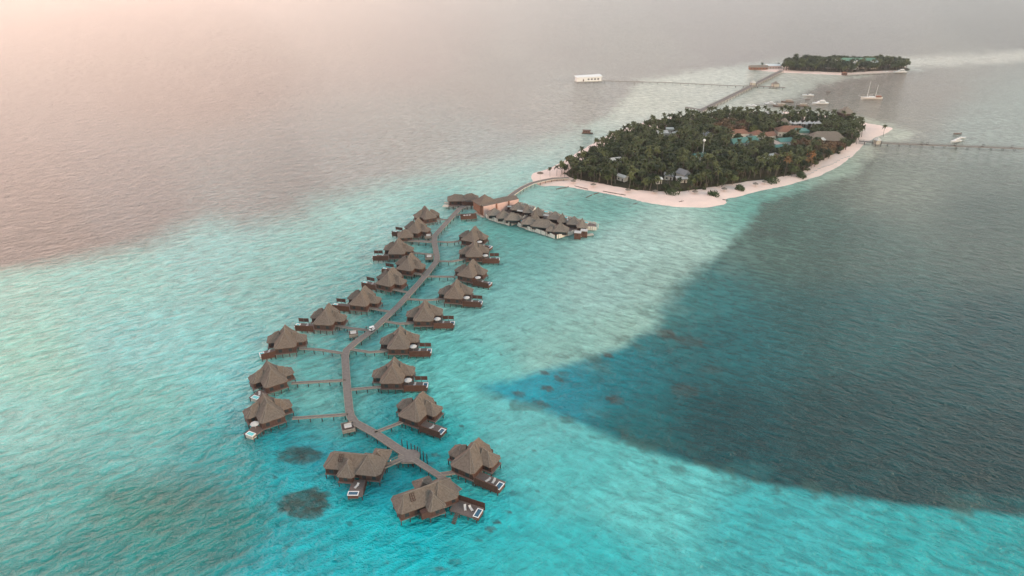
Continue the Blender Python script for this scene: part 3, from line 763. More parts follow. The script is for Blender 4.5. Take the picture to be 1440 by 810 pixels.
# ------------------------------------------------------------------ people
def person_mesh(pose=0):
    mb = MB()
    m = bpy.data.meshes.new('person')
    V = [(0,0,.95),(0,0,1.2),(0,0,1.42),(0,0,1.52),(0,.01,1.66),(.12,0,.9),(.13,.06,.5),(.13,0,.08),(.13,.12,.04),(-.12,0,.9),(-.13,-.08,.5),(-.13,-.12,.08),(-.13,0,.04),
         (.2,0,1.4),(.27,.02,1.12),(.26,.12,.88),(-.2,0,1.4),(-.27,0,1.12),(-.26,.05,.86)]
    E = [(0,1),(1,2),(2,3),(3,4),(0,5),(5,6),(6,7),(7,8),(0,9),(9,10),(10,11),(11,12),(2,13),(13,14),(14,15),(2,16),(16,17),(17,18)]
    RD = [.15,.15,.17,.06,.11,.1,.075,.05,.045,.1,.075,.05,.045,.07,.05,.04,.07,.05,.04]
    m.from_pydata(V, E, [])
    o = bpy.data.objects.new('tmp', m); C.objects.link(o)
    sk = o.modifiers.new('skin', 'SKIN'); ss = o.modifiers.new('sub', 'SUBSURF'); ss.levels = 1
    for i, r in enumerate(RD): m.skin_vertices[0].data[i].radius = (r, r)
    m.skin_vertices[0].data[0].use_root = True
    dg = bpy.context.evaluated_depsgraph_get(); me = bpy.data.meshes.new_from_object(o.evaluated_get(dg))
    bpy.data.objects.remove(o); return me
def has_skin():
    m = bpy.data.meshes.new('t'); return hasattr(m, 'skin_vertices')
def safe_person():
    try:
        m = bpy.data.meshes.new('person'); o = bpy.data.objects.new('tmp', m); C.objects.link(o)
        V = [(0,0,.95),(0,0,1.2),(0,0,1.42),(0,0,1.52),(0,.01,1.66),(.12,0,.9),(.13,.06,.5),(.13,0,.08),(.13,.12,.04),(-.12,0,.9),(-.13,-.08,.5),(-.13,-.12,.08),(-.13,0,.04),
             (.2,0,1.4),(.27,.02,1.12),(.26,.12,.88),(-.2,0,1.4),(-.27,0,1.12),(-.26,.05,.86)]
        E = [(0,1),(1,2),(2,3),(3,4),(0,5),(5,6),(6,7),(7,8),(0,9),(9,10),(10,11),(11,12),(2,13),(13,14),(14,15),(2,16),(16,17),(17,18)]
        RD = [.15,.15,.17,.06,.11,.1,.075,.05,.045,.1,.075,.05,.045,.07,.05,.04,.07,.05,.04]
        m.from_pydata(V, E, [])
        o.modifiers.new('skin', 'SKIN'); ss = o.modifiers.new('sub', 'SUBSURF'); ss.levels = 1
        for i, r in enumerate(RD): m.skin_vertices[0].data[i].radius = (r, r)
        m.skin_vertices[0].data[0].use_root = True
        bpy.context.view_layer.update()
        dg = bpy.context.evaluated_depsgraph_get(); me = bpy.data.meshes.new_from_object(o.evaluated_get(dg))
        bpy.data.objects.remove(o)
        return me
    except Exception as e:
        print('person fallback', e); return None
PM = safe_person()
def person(px, py, z, rot, cloth, label):
    me = PM.copy(); me.materials.clear(); me.materials.append(SKINM)
    o = top('person', me, label, 'person', G(px, py, z), R(rot))
    part('shirt', MB().tube([(0,0,.98),(0,0,1.2),(0,0,1.4),(0,0,1.5)], [.2,.2,.23,.1], 8).mesh('shirt', cloth), o)
    for s in (-1, 1): part('trouser_leg', MB().tube([(s*.11,0,1.0),(s*.13,-s*-.06,.52),(s*.13,-.05 if s < 0 else 0,.16)], [.13,.1,.08], 7).mesh('trouser_leg', CLOTHD), o)
    part('hair', MB().tube([(0,-.01,1.68),(0,-.01,1.76),(0,-.01,1.8)], [.125,.11,.04], 8).mesh('hair', CLOTHD), o)
person(515.3, 463.4, 2.45, 90, CLOTHD, 'person in dark clothes standing on the jetty beside the white buggy')
person(538.5, 656.2, 2.45, 60, CLOTHW, 'person in pale clothes on the railed jetty close to the wide villa roof')
person(549.5, 651.5, 2.45, 240, CLOTHW, 'person in pale clothes halfway along the railed jetty')

# buggy
g = G(523.5, 464.5, 2.46); t = thing('golf_buggy', 'white roofed golf buggy parked on the main boardwalk', 'buggy', g, R(40))
part('body', MB().prism([(-1.3,-.6),(1.2,-.6),(1.35,-.3),(1.35,.3),(1.2,.6),(-1.3,.6)], .3, .75).box(.75,1.2,-.55,.55,.75,1.05).mesh('body', WHITE), t)
part('roof', MB().prism(chamf(-.1,0,1.15,.65,.3), 1.85, 1.93).mesh('roof', WHITE), t)
for x in (-1.1, .8):
    for y in (-.55, .55): part('roof_post', MB().tube([(x,y,.75),(x*.95,y,1.86)], .035, 4).mesh('roof_post', FOAM), t)
part('seat', MB().box(-.6,-.1,-.52,.52,.75,.95).box(-.72,-.6,-.52,.52,.75,1.35).mesh('seat', CLOTHD), t)
for x in (-.9, .9):
    for y in (-.6, .6):
        w_ = part('wheel', MB().tube([(x,y-.09,.27),(x,y+.09,.27)], .27, 12).mesh('wheel', TYRE), t)

# square rest platforms
def rest(px, py, label, s=2.5, rot=0):
    g = G(px, py, 2.3); t = thing('rest_platform', label, 'platform', (g.x, g.y, 0), R(rot), 'resting platforms beside the boardwalk')
    part('deck', MB().box(-s,s,-s,s,2.1,2.3).mesh('deck', DECKW), t)
    mb = MB()
    for (x0,x1,y0,y1) in ((-s,s,-s,-s+.12),(-s,s,s-.12,s),(-s,-s+.12,-s+.13,s-.13),(s-.12,s,-s+.13,s-.13)): mb.box(x0,x1,y0,y1,1.5,2.9)
    part('parapet', mb.mesh('parapet', BEAMW), t)
    for x in (-s+.3,0,s-.3):
        for y in (-s+.3,s-.3): part('pile', PILEM, t, (x, y, 2.08))
    mb = MB()
    for a in (-1,1):
        mb.tube([(a*(s-.3),-s+.3,-.5),(-a*(s-.3),-s+.3,2)], .1, 4)
    part('brace', mb.mesh('brace', PILE), t)
    q = thing('day_bed', 'white day bed on the ' + label.split(',')[0], 'day bed', (g.x, g.y, 2.3), R(rot), 'white day beds on the resting platforms')
    part('mattress', MB().box(-1.3,1.3,-.9,.9,.35,.6).mesh('mattress', FABRIC), q)
    part('frame', MB().box(-1.4,1.4,-1,1,.1,.34).mesh('frame', DARKW), q)
    part('backrest', MB().box(-1.3,1.3,.72,.92,.61,1.0).mesh('backrest', FABRIC), q)
rest(489.5, 600.5, 'square platform at the bend below the two nearest left villas', 2.3, 20)
rest(497, 469, 'square platform just below the white buggy', 2.0, 15)
rest(603.5, 361.5, 'square platform at the upper bend of the boardwalk', 2.1, 5)
rest(602.5, 332, 'square platform at the boardwalk fork below the far villas', 2.1, 5)

# ------------------------------------------------------------------ water villas
CACHE = {}
def cm(key, mirror, fn, m):
    k = (key, mirror)
    if k not in CACHE: CACHE[k] = fn().mesh(key.split(':')[0], m, mirror)
    return CACHE[k]
ROOFS = [  # (poly, ze, ridge)
    (chamf(0,2.6,4.2,4.6,.5), 5.5, [(0,1.0,10.6),(0,3.9,10.2)]),
    (chamf(0,-3.0,4.7,4.1,.24), 5.1, [(0,-1.5,9.3),(0,1.0,10.2)]),
    (chamf(-5.6,.3,3.0,3.2,.4), 4.8, [(-5.2,.4,7.4),(-3.0,.8,8.2)]),
    (chamf(5.2,1.9,2.9,3.3,.3), 4.9, [(4.6,1.9,7.9),(2.6,1.9,8.6)])]
def base_platform(t, mir, rects, key):
    mb = MB()
    for i, (x0,x1,y0,y1) in enumerate(rects): mb.box(x0,x1,y0,y1,2.0+.01*i,2.3+.01*i)
    part('platform', cm('platform:'+key, mir, lambda: mb, DECKW), t)
    seen = 0
    for (x0,x1,y0,y1) in rects:
        nx = max(2, int((x1-x0)/3)+1); ny = max(2, int((y1-y0)/3.4)+1)
        for i in range(nx):
            for j in range(ny):
                if 0 < i < nx-1 and 0 < j < ny-1: continue
                x = x0+.25+(x1-x0-.5)*i/(nx-1); y = y0+.25+(y1-y0-.5)*j/(ny-1)
                part('pile', PILEM, t, (-x if mir else x, y, 1.98)); seen += 1
def deck_wing(t, mir, x0, y0, L_, W_, ang=0, front=True, back=True, ribs=REDW, key='d', pool=True, steps=False):
    """timber sun deck: screen walls, plunge pool; local frame at (x0,y0), runs along +x turned by ang"""
    M = Matrix.Translation((x0, y0, 0)) @ Matrix.Rotation(ang, 4, 'Z')
    def tr(mb): mb.v = [tuple(M @ Vector(v)) for v in mb.v]; return mb
    k = '%s%.1f%.1f%.2f%.1f%.1f' % (key, x0, y0, ang, L_, W_)
    h = W_/2
    part('sun_deck', cm('sun_deck:'+k, mir, lambda: tr(MB().box(0,L_,-h,h,1.75,2.25)), DECKW), t)
    if front:
        def f():
            mb = MB().box(.05,L_-.05,-h-.10,-h,1.0,3.75)
            n = int(L_/.75)
            for i in range(n): x = .2+(L_-.5)*i/(n-1); mb.box(x-.07,x+.07,-h-.2,-h-.102,.8,3.8)
            mb.box(0,L_,-h-.24,-h+.04,3.76,3.86)
            return tr(mb)
        part('privacy_wall', cm('privacy_wall:'+k, mir, f, ribs), t)
    if back:
        def f():
            mb = MB()
            for a in (.45,.72): mb.box(L_*a+.05,L_*(a+.25),h,h+.1,3.1,4.9)
            for a in (.45,.72,.98): mb.tube([(L_*a,h+.05,2.2),(L_*a,h+.05,5.0)], .09, 4)
            return tr(mb)
        part('privacy_screen', cm('privacy_screen:'+k, mir, f, DARKW), t)
    if pool:
        pm = cm('plunge_pool:'+k, mir, lambda: tr(MB().box(L_-1.5,L_+.35,-h+.1,h-1.4,1.3,2.75)), PALEW if mir else REDW)
        p = part('plunge_pool', pm, t)
        part('rim', cm('rim:'+k, mir, lambda: tr(MB().box(L_-1.6,L_+.45,-h+.0,-h+.3,2.752,2.84).box(L_-1.6,L_+.45,h-1.6,h-1.3,2.752,2.84).box(L_-1.6,L_-1.3,-h+.31,h-1.61,2.752,2.84).box(L_+.15,L_+.45,-h+.31,h-1.61,2.752,2.84)), WHITE), p)
        part('pool_water', cm('pool_water:'+k, mir, lambda: tr(MB().box(L_-1.28,L_+.13,-h+.32,h-1.62,2.752,2.79)), SPOOL if mir else POOLW), p)
    n = 4
    for i in range(n):
        for s in (-1, 1):
            v = M @ Vector((.4+(L_-.7)*i/(n-1), s*(h-.2), 0))
            part('pile', PILEM, t, (-v.x if mir else v.x, v.y, 1.73))
    return M
def put_furniture(t, M, mir, L_, who, parasol=True, loungers=1):
    def W(x, y, z):
        v = M @ Vector((x, y, z)); v = Vector((-v.x if mir else v.x, v.y, v.z))
        return Matrix.Translation(t.location) @ Matrix.Rotation(t.rotation_euler.z, 4, 'Z') @ (v*t.scale.x)
    a0 = t.rotation_euler.z
    if parasol:
        o = thing('deck_parasol', 'white parasol on the deck of the '+who, 'parasol', W(1.6, .3, 2.25), 0, 'white deck parasols')
        part('canopy', PARC, o); part('pole', PARP, o)
    for i in range(loungers):
        o = thing('sun_lounger', ('white sun lounger on the deck of the ' if i == 0 else 'second white lounger on the deck of the ')+who, 'lounger', W(L_*.45+i*1.9, -.2+i*.5, 2.25), a0+R(70+i*25), 'white deck loungers')
        part('mattress', LNM, o); part('backrest', LNB, o)
        for lx in (-.8,.7):
            for ly in (-.28,.28): part('leg', LNL, o, (lx, ly, 0))
PARC = MB().hip(chamf(0,0,1.5,1.5,.55), 2.25, [(0,0,2.95)], .12, .05).mesh('parasol_canopy', FABRIC)
PARP = MB().tube([(0,0,0),(0,0,2.5)], .05, 5).mesh('parasol_pole', PALEW)
LNM = MB().box(-1.0,.4,-.38,.38,.3,.45).mesh('lounger_mattress', FABRIC)
LNB = MB().add([(.4,-.38,.32),(1.05,-.38,.85),(1.05,.38,.85),(.4,.38,.32),(.4,-.38,.45),(1.0,-.38,.98),(1.0,.38,.98),(.4,.38,.45)], [(0,1,2,3),(7,6,5,4),(0,4,5,1),(1,5,6,2),(2,6,7,3),(3,7,4,0)]).mesh('lounger_backrest', FABRIC)
LNL = MB().box(-.04,.04,-.04,.04,0,.3).mesh('lounger_leg', WHITE)

def villa_walls(t, mir, rects, key):
    def f():
        mb = MB()
        for i, (x0,x1,y0,y1) in enumerate(rects): mb.box(x0,x1,y0,y1,2.3+.003*i,(4.55+.02*i) if i in (1,2) and key == 'A' else 4.85+.02*i)
        return mb
    part('wall', cm('wall:'+key, mir, f, DARKW), t)
    wm = cm('window:'+key, mir, lambda: MB().box(-.7,.7,-.06,.0,0,1.5), GLASS)
    fm = cm('window_frame:'+key, mir, lambda: MB().box(-.8,.8,-.05,.0,1.503,1.62).box(-.8,.8,-.05,.0,-.12,-.003).box(-.82,-.703,-.05,.0,-.12,1.62).box(.703,.82,-.05,.0,-.12,1.62), REDW)
    for (x0,x1,y0,y1) in rects[:3]:
        n = max(1, int((x1-x0)/3.2))
        for i in range(n):
            x = x0+(x1-x0)*(i+.5)/n
            w_ = part('window', wm, t, (-x if mir else x, y0-.005, 2.75)); part('frame', fm, w_, (0,0,0))
def villa(px, py, rot, mir, who, scale=1.0, back=True, furn=(True,1), label=None, dang=0, dlen=9.0, front=True):
    rz = R(rot)
    ax, ay = 0, 2.0
    g = G(px, py, 10.6*scale)
    off = Vector((-ax if mir else ax, ay, 0)); off.rotate(Euler((0,0,rz)))
    t = thing('water_villa', label or who, 'villa', (g.x-off.x*scale, g.y-off.y*scale, 0), rz, 'thatched villas on stilts')
    key = 'A'
    for i, (poly, ze, ridge) in enumerate(ROOFS):
        o = part('roof', cm('roof:%s%d' % (key, i), mir, lambda: MB().hip(poly, ze, ridge), THATCH), t)
        part('ridge_cap', cm('ridge_cap:%s%d' % (key, i), mir, lambda: MB().hipcaps(poly, ze, ridge), RIDGE), o)
    rects = [(-4.1,4.1,-6.5,-.2),(-7.9,-4.12,-2.1,2.7),(4.12,7.3,-.6,4.4),(-3.7,3.7,-.18,6.6)]
    villa_walls(t, mir, rects, key)
    base_platform(t, mir, [(-4.5,4.5,-6.9,7.0),(-8.4,-4.52,-2.7,3.3),(4.52,7.9,-1.2,5.0)], key)
    M = deck_wing(t, mir, 4.55, -4.2, dlen, 4.6, dang, front, back, REDW, key)
    put_furniture(t, M, mir, dlen, who, furn[0], furn[1])
    if scale != 1.0:
        t.scale = (scale,)*3
    return t
RV = [(591,553,-27,(False,1),True),(553.3,504.4,0,(True,1),True),(562,459.6,0,(True,1),True),(597,423,0,(True,1),True),(641.5,393.6,-8,(True,1),True),(663.7,365.6,-24,(True,1),False),(667,338.6,0,(True,1),True),(667,318.5,-24,(True,1),False)]
for i, (x, y, r, fu, bk) in enumerate(RV):
    who = '%s villa of the right row' % ORD[i]
    villa(x, y, r, False, who, 1.0, bk and i > 0, fu, 'thatched villa on stilts, %s in the right row counted from the junction deck' % ORD[i])
LV = [(371,555,33,(True,0),5.6,-32),(376.5,509,33,(False,1),5.6,-32),(400,458.5,12,(False,1),6.0,-14),(460.5,428,-6,(False,1)),(511.5,403,-12,(False,0)),(550.5,376.8,-24,(False,1)),(577,356.5,-18,(False,0)),(559.5,335,0,(False,1)),None,(587,307,-20,(False,0)),(598,289.8,28,(False,0))]
for i, e in enumerate(LV):
    if not e: continue
    x, y, r, fu = e[:4]; dl, da = (e[4], R(e[5])) if len(e) > 4 else (8.6, 0); who = '%s building of the left row' % ORD[i]
    villa(x, y, r, True, who, 1.0 if i < 10 else .95, i in (3,4,5,6,7,9), fu, 'thatched villa on stilts, %s building in the left row counted from the coral patches' % ORD[i], dang=da, dlen=dl, front=i > 1)
villa(669, 619, -30, False, 'villa right of the boardwalk end', 1.02, False, (False,2), 'thatched villa on stilts with orange plunge pool, right of the boardwalk end')
# small hut in the left row
g = G(569.5, 322.5, 8.0); t = thing('thatched_hut', 'small square thatched hut on stilts between two left row villas', 'hut', (g.x, g.y, 0), R(10))
o = part('roof', MB().hip(chamf(0,0,4.6,4.3,.2), 4.5, [(0,0,8.2)]).mesh('roof', THATCH), t); part('ridge_cap', MB().hipcaps(chamf(0,0,4.6,4.3,.2), 4.5, [(0,0,8.2)]).mesh('ridge_cap', RIDGE), o)
villa_walls(t, False, [(-3.4,3.4,-3.2,3.2)], 'hut'); base_platform(t, False, [(-4.2,4.2,-4,4)], 'hut')

# the two wide villas
def wide_villa(px, py, rot, who, label, fx, deckspec, furn, bx=7.4):
    rz = R(rot); g = G(px, py, 9.1); off = Vector((5, .2, 0)); off.rotate(Euler((0,0,rz)))
    t = thing('wide_water_villa', label, 'villa', (g.x-off.x*.94, g.y-off.y*.94, 0), rz, 'wide thatched villas on stilts'); t.scale = (.94,.94,.94)
    RF = [(chamf(-2.5,0,8.4,4.6,.25), 5.3, [(-7.2,0,8.8),(4.6,0,9.1)]), (chamf(5.2,-.2,5.2,5.6,.3), 5.15, [(5,.3,9.2),(4.6,-.3,9.1)]),
          (chamf(fx,-4.6,3.2,3.1,.25), 5.0, [(fx,-4.0,8.3),(fx,-2.2,8.4)]), (chamf(bx,5.2,3.3,3.0,.15), 5.2, [(bx-.2,4.6,7.8),(bx-.8,3.4,8.0)])]
    for i, (poly, ze, ridge) in enumerate(RF):
        o = part('roof', MB().hip(poly, ze, ridge).mesh('roof', THATCH), t); part('ridge_cap', MB().hipcaps(poly, ze, ridge).mesh('ridge_cap', RIDGE), o)
    mb = MB()
    for a in (-1.0,-.35,.3):
        mb.box(-4.9+a*1.0,-4.9+a*1.0+.12,-1.6,.3,0,0)
    # lattice skylight lying on the front slope
    def P(x, y):  # height of the slope at y
        t_ = 1-abs(y)/4.6; return 5.3+3.55*(t_-.10*math.sin(math.pi*t_))+.16
    mb = MB()
    for x in (-5.6,-4.9,-4.2): mb.tube([(x,-2.3,P(x,-2.3)),(x,-1.4,P(x,-1.4)),(x,-.5,P(x,-.5))], .1, 4)
    for y in (-2.3,-1.7,-1.1,-.5): mb.tube([(-5.7,y,P(0,y)),(-4.1,y,P(0,y))], .1, 4)
    part('roof_lattice', mb.mesh('roof_lattice', DARKW), t)
    villa_walls(t, False, [(-10,2.6,-3.9,3.9),(2.62,9.6,-5.0,4.6),(fx-2.4,fx+2.4,-7.0,-5.02)], 'w')
    base_platform(t, False, [(-10.3,2.4,-4.2,4.2),(2.42,10,-5.3,4.9),(fx-2.8,fx+2.8,-7.4,-5.32)], 'w%.1f' % fx)
    x0, y0, L_, W_, a, fr, bk, st = deckspec
    M = deck_wing(t, False, x0, y0, L_, W_, R(a), False, False, REDW, 'w')
    k = W_/2
    def trs(mb): mb.v = [tuple(M @ Vector(v)) for v in mb.v]; return mb
    if bk: part('privacy_wall', trs(MB().box(.3,L_+.4,k,k+.14,1.2,4.4)).mesh('privacy_wall', DARKW), t)
    else: part('privacy_wall', trs(MB().box(.3,L_*.75,k,k+.14,1.2,3.3)).mesh('privacy_wall', DARKW), t)
    if st:
        mb = MB()
        for i in range(7): mb.box(2.2,3.6,-k-.3-.42*(i+1),-k-.3-.42*i,1.9-.28*i,2.0-.28*i)
        part('water_stairs', trs(mb).mesh('water_stairs', LOG), t)
    put_furniture(t, M, False, L_, who, *furn)
    return t
wide_villa(519, 637.5, -8, 'wide villa left of the junction deck', 'wide thatched villa on stilts with lattice skylight, left of the junction deck', -1.6, (2.6,-5.3,7.5,5.0,-82,False,False,False), (False,1))
wide_villa(617, 674.5, 27, 'wide villa at the lower end', 'largest wide thatched villa on stilts at the lowest end of the boardwalk', 1.4, (7.6,-5.2,10.0,5.2,-50,False,True,True), (False,2), bx=1.2)

# ------------------------------------------------------------------ restaurant and spa
def upoly(pts, z): return [G(x, y, z) for x, y in pts]
# restaurant
g = G(650, 286, 2.3); t = thing('overwater_restaurant', 'long thatched building with red brown walls at the boardwalk top', 'restaurant', (g.x, g.y, 0), R(4))
for (cx, cy, hx, hy, r) in ((-3.5,1,6.2,5,[(-5,1,8.4),(0,1,7.9)]),(5,1.4,6,4.6,[(3,1.6,8.0),(6.6,1.6,8.6)])):
    pl = chamf(cx,cy,hx,hy,.2); o = part('roof', MB().hip(pl, 5.4, r).mesh('roof', THATCH), t); part('ridge_cap', MB().hipcaps(pl, 5.4, r).mesh('ridge_cap', RIDGE), o)
villa_walls(t, False, [(-8.2,-.4,-2.4,4.6)], 'r'); part('dining_wall', MB().box(0,9,-4.4,-4.2,2.3,5.0).box(8.8,9,-4.19,3,2.3,5.0).mesh('dining_wall', REDW), t)
part('awning', MB().box(2.5,8,-3.9,-1.6,4.5,4.6).mesh('awning', FABRIC), t)
base_platform(t, False, [(-9,9.4,-4.6,5.4)], 'r')
part('terrace', MB().prism([(-13,-4.5),(-9.01,-5.5),(-9.01,-1),(-12,-1)], 1.9, 2.2).mesh('terrace', PALEW), t)
walk('boardwalk', 'short pale boardwalk skirting the restaurant in front', [(625,284.5),(636,286),(655,285.6),(668,286)], 2.0, 2.3, pstep=4, mats=(PALEW, PALEW))
# spa main building
ZT = 7.6
Cc = G(680, 290.5, ZT); Lc = G(666.5, 286.2, ZT); Rc = G(729.5, 280.2, ZT)
o3 = Vector((Cc.x, Cc.y, 0))
t = thing('spa_building', 'large spa building with pink side wall, terracotta end and thatched pyramid roof', 'spa building', o3)
c = Vector((0,0)); l = Vector((Lc.x-Cc.x, Lc.y-Cc.y)); r_ = Vector((Rc.x-Cc.x, Rc.y-Cc.y))
n_ = r_.normalized(); perp = Vector((-n_.y, n_.x));
def P2(a, b): v = n_*a+perp*b; return (v.x, v.y)
LEN = r_.length; DEP = max(9.0, l.length)
part('side_wall', MB().prism([P2(0,0),P2(LEN,0),P2(LEN,.3),P2(0,.3)], .9, ZT).mesh('side_wall', PINK), t)
part('end_wall', MB().prism([P2(-.02,.31),P2(.3,.31),P2(.3,DEP),P2(-.02,DEP)], .9, ZT-.1).mesh('end_wall', TERRA), t)
part('rear_wall', MB().prism([P2(.31,DEP-.3),P2(LEN,DEP-.3),P2(LEN,DEP),P2(.31,DEP)], .9, ZT-.2).mesh('rear_wall', PLASTER), t)
part('buttress', MB().prism([P2(LEN*.34,-.5),P2(LEN*.34+.9,-.5),P2(LEN*.34+.9,-.01),P2(LEN*.34,-.01)], .9, ZT+.5).mesh('buttress', TERRA), t)
part('buttress', MB().prism([P2(LEN*.69,-.5),P2(LEN*.69+.9,-.5),P2(LEN*.69+.9,-.01),P2(LEN*.69,-.01)], .9, ZT+.6).mesh('buttress', TERRA), t)
a, b = LEN, DEP
part('roof', MB().add([(*P2(-.3,.32),ZT-.3),(*P2(a+.3,.32),ZT-.3),(*P2(a+.3,b+.5),ZT-.6),(*P2(-.3,b+.5),ZT-.6),(*P2(-.3,.32),ZT+.05),(*P2(a+.3,.32),ZT+.05),(*P2(a+.3,b+.5),ZT-.2),(*P2(-.3,b+.5),ZT-.2),(*P2(-.3,b*.5),ZT+1.2),(*P2(a+.3,b*.5),ZT+1.2)],
   [(3,2,1,0),(0,1,5,4),(1,2,6,9,5),(2,3,7,6),(3,0,4,8,7),(4,5,9,8),(8,9,6,7)]).mesh('roof', THATCH), t)
pg = G(681.7, 273.3, 12.5)-o3
pc = Vector((pg.x, pg.y)); hx = 6.8
pp = [tuple(pc+n_*u+perp*v) for u, v in ((-hx,-5.4),(hx,-5.4),(hx,5.4),(-hx,5.4))]
part('pyramid_roof', MB().hip(pp, ZT+.3, [(pc.x,pc.y,12.7)]).mesh('pyramid_roof', THATCH), t)
part('tower_wall', MB().prism([tuple(pc+n_*u+perp*v) for u, v in ((-hx+.8,-4.6),(hx-.8,-4.6),(hx-.8,4.6),(-hx+.8,4.6))], 2.2, ZT+.1).mesh('tower_wall', TERRA), t)
mb = MB(); mb.prism([P2(-1.2,-.8),P2(LEN,-.8),P2(LEN,b+1),P2(-1.2,b+1)], .5, .88); part('platform', mb.mesh('platform', PALEW), t)
for i in range(10):
    for v in (-.4, b+.5):
        q = P2(-1+i*(LEN+.6)/9, v); part('pile', PILEM, t, (q[0], q[1], .6))
# small brown terrace
g = G(659, 304.5, 2.3); t = thing('brown_terrace', 'small brown walled terrace on stilts in front of the spa corner', 'terrace', (g.x, g.y, 0), R(8))
part('deck', MB().box(-5,5,-2.2,2.2,1.4,1.7).mesh('deck', PALEW), t)
part('parapet', MB().box(-5,5,-2.3,-2.21,1.5,3.6).box(-5.1,-5,-2.2,2.2,1.5,3.6).box(-5,5,2.21,2.3,1.5,3.4).mesh('parapet', REDW), t)
for x in (-4.5,-1.5,1.5,4.5):
    for y in (-1.9,1.9): part('pile', PILEM, t, (x, y, 1.38))
for i, x in enumerate((-2.6,-.9,.8)):
    q = Matrix.Translation(t.location) @ Matrix.Rotation(t.rotation_euler.z, 4, 'Z') @ Vector((x, .2, 1.7))
    w_ = thing('terrace_table', ['left','middle','right'][i]+' one of the three white tables on the small brown terrace', 'table', q, 0, 'white tables on the brown terrace')
    part('tabletop', MB().prism(chamf(0,0,.7,.7,.5), 1.5, 1.58).mesh('tabletop', FABRIC), w_); part('leg', MB().tube([(0,0,0),(0,0,1.5)], .08, 5).mesh('leg', WHITE), w_)

SD1 = [(679,297),(688,304.5),(699,308.5),(718,313.5),(727,309.5),(740,303),(752,293),(729,285.5)]
SD2 = [(729,313.5),(743,319.5),(762,325),(782,331.5),(806,325),(813,320),(839,319.5),(838,315.5),(818,311.5),(790,304.5),(760,296.5),(742,303)]
def spa_deck(poly, label):
    P = upoly(poly, 2.2); o = Vector((P[0].x, P[0].y, 0)); Q = [(p.x-o.x, p.y-o.y) for p in P]
    area = sum(Q[i][0]*Q[(i+1) % len(Q)][1]-Q[(i+1) % len(Q)][0]*Q[i][1] for i in range(len(Q)))
    if area < 0: Q.reverse()
    t = thing('spa_deck', label, 'deck', o, 0)
    part('deck', MB().prism(Q, 1.7, 2.2).mesh('deck', DECKW), t)
    mb = MB(); k = 0
    for i in range(len(Q)):
        a, b = Vector(Q[i]), Vector(Q[(i+1) % len(Q)]); d = (b-a); n = int(d.length/1.15); u = d.normalized(); ou = Vector((u.y, -u.x))
        for j in range(n):
            p0 = a+d*(j/n); p1 = a+d*((j+.86)/n); wv = .5*math.sin((j+i*3)*1.1); off = ou*(.75+.35*math.sin((j)*math.pi/3))
            q = [p0+off, p1+off, p1+off+ou*.15, p0+off+ou*.15]
            mb.prism([tuple(v) for v in reversed(q)], .6+.1*math.sin(j), 3.1+.12*math.sin(j*2.1))
        m_ = int(d.length/3.2)
        for j in range(m_):
            if k < 60: p0 = a+d*((j+.5)/m_)-ou*.3; part('pile', PILEM, t, (p0.x, p0.y, 1.68)); k += 1
    part('fence', mb.mesh('fence', FENCEW), t)
spa_deck(SD1, 'western pale fenced spa deck on stilts next to the pink wall')
spa_deck(SD2, 'eastern long pale fenced spa deck on stilts')
SPA = [  # apex px, py, half x, half y, eave z, apex z, ridge half, rot, label
 (695.5,293,4.6,4.0,4.6,7.8,.6,0,'front row spa hut closest to the pink wall'),(708,296,4.6,4.2,4.6,8.2,.5,0,'front row spa hut second from the pink wall'),(720.5,299,5,4.2,4.6,8.0,1,-5,'front row spa hut third from the pink wall'),
 (729,284.3,5,4.2,4.8,8.6,.3,-8,'back row spa hut at the far end of the pink wall'),(741.5,286.5,3.2,3.2,4.8,9.6,0,0,'pointed back row spa hut second from the pink wall'),
 (756.5,291.3,4.2,3.8,4.8,9.0,.2,-15,'back row spa hut in the middle of the spa'),(752.5,295.5,2.8,2.8,5.0,10.4,0,0,'tall pointed spa tower roof in the middle of the spa'),
 (745,305,5.2,4.0,4.6,8.0,.8,-10,'front row spa hut fourth from the pink wall'),(764,308.3,7.2,4.4,4.6,8.2,3.6,-20,'longest front row spa roof'),(788.5,313,5.0,4.2,4.6,8.8,.2,-10,'last front row spa hut near the pale fence corner'),
 (781,297.7,4.8,4.2,4.8,8.4,.6,-15,'back row spa hut third from the eastern end'),(791,299.2,3.2,3.2,4.8,9.8,0,0,'pointed back row spa hut in the eastern half'),
 (807.5,304.3,4.2,4.0,4.8,8.6,.3,-15,'back row spa hut second from the eastern end'),(819,306.2,3.4,3.4,4.8,9.8,0,0,'pointed spa hut at the eastern end'),(775,318,3.0,2.8,4.4,6.6,.3,-10,'low small spa roof behind the front fence'),
 (727,300.5,3.4,3.0,4.6,7.0,.6,-15,'small low spa roof between the two decks')]
for (x, y, hx, hy, ze, za, rr, rot, lab) in SPA:
    g = G(x, y, za); t = thing('spa_hut', 'grey thatched '+lab, 'spa hut', (g.x, g.y, 2.2), R(rot), 'thatched spa huts')
    pl = chamf(0,0,hx,hy,.22); rd = [(-rr,0,za-2.2),(rr+.01,0,za-2.2)] if rr > 0 else [(0,0,za-2.2)]
    o = part('roof', MB().hip(pl, ze-2.2, rd, .3, .12 if rr else .2).mesh('roof', THATCH2), t); part('ridge_cap', MB().hipcaps(pl, ze-2.2, rd, .1, .12 if rr else .2).mesh('ridge_cap', RIDGE), o)
    part('wall', MB().box(-hx+1,hx-1,-hy+1,hy-1,.01,ze-2.0).mesh('wall', DARKW), t)
    part('window', MB().box(-hx+1.5,hx-1.5,-hy+.93,-hy+.98,.6,1.9).mesh('window', GLASS), t)
    for a in (-1,1): part('post', MB().tube([(a*(hx-.5),-hy+.5,0),(a*(hx-.5),-hy+.5,ze-2.3)], .12, 5).mesh('post', DARKW), t)
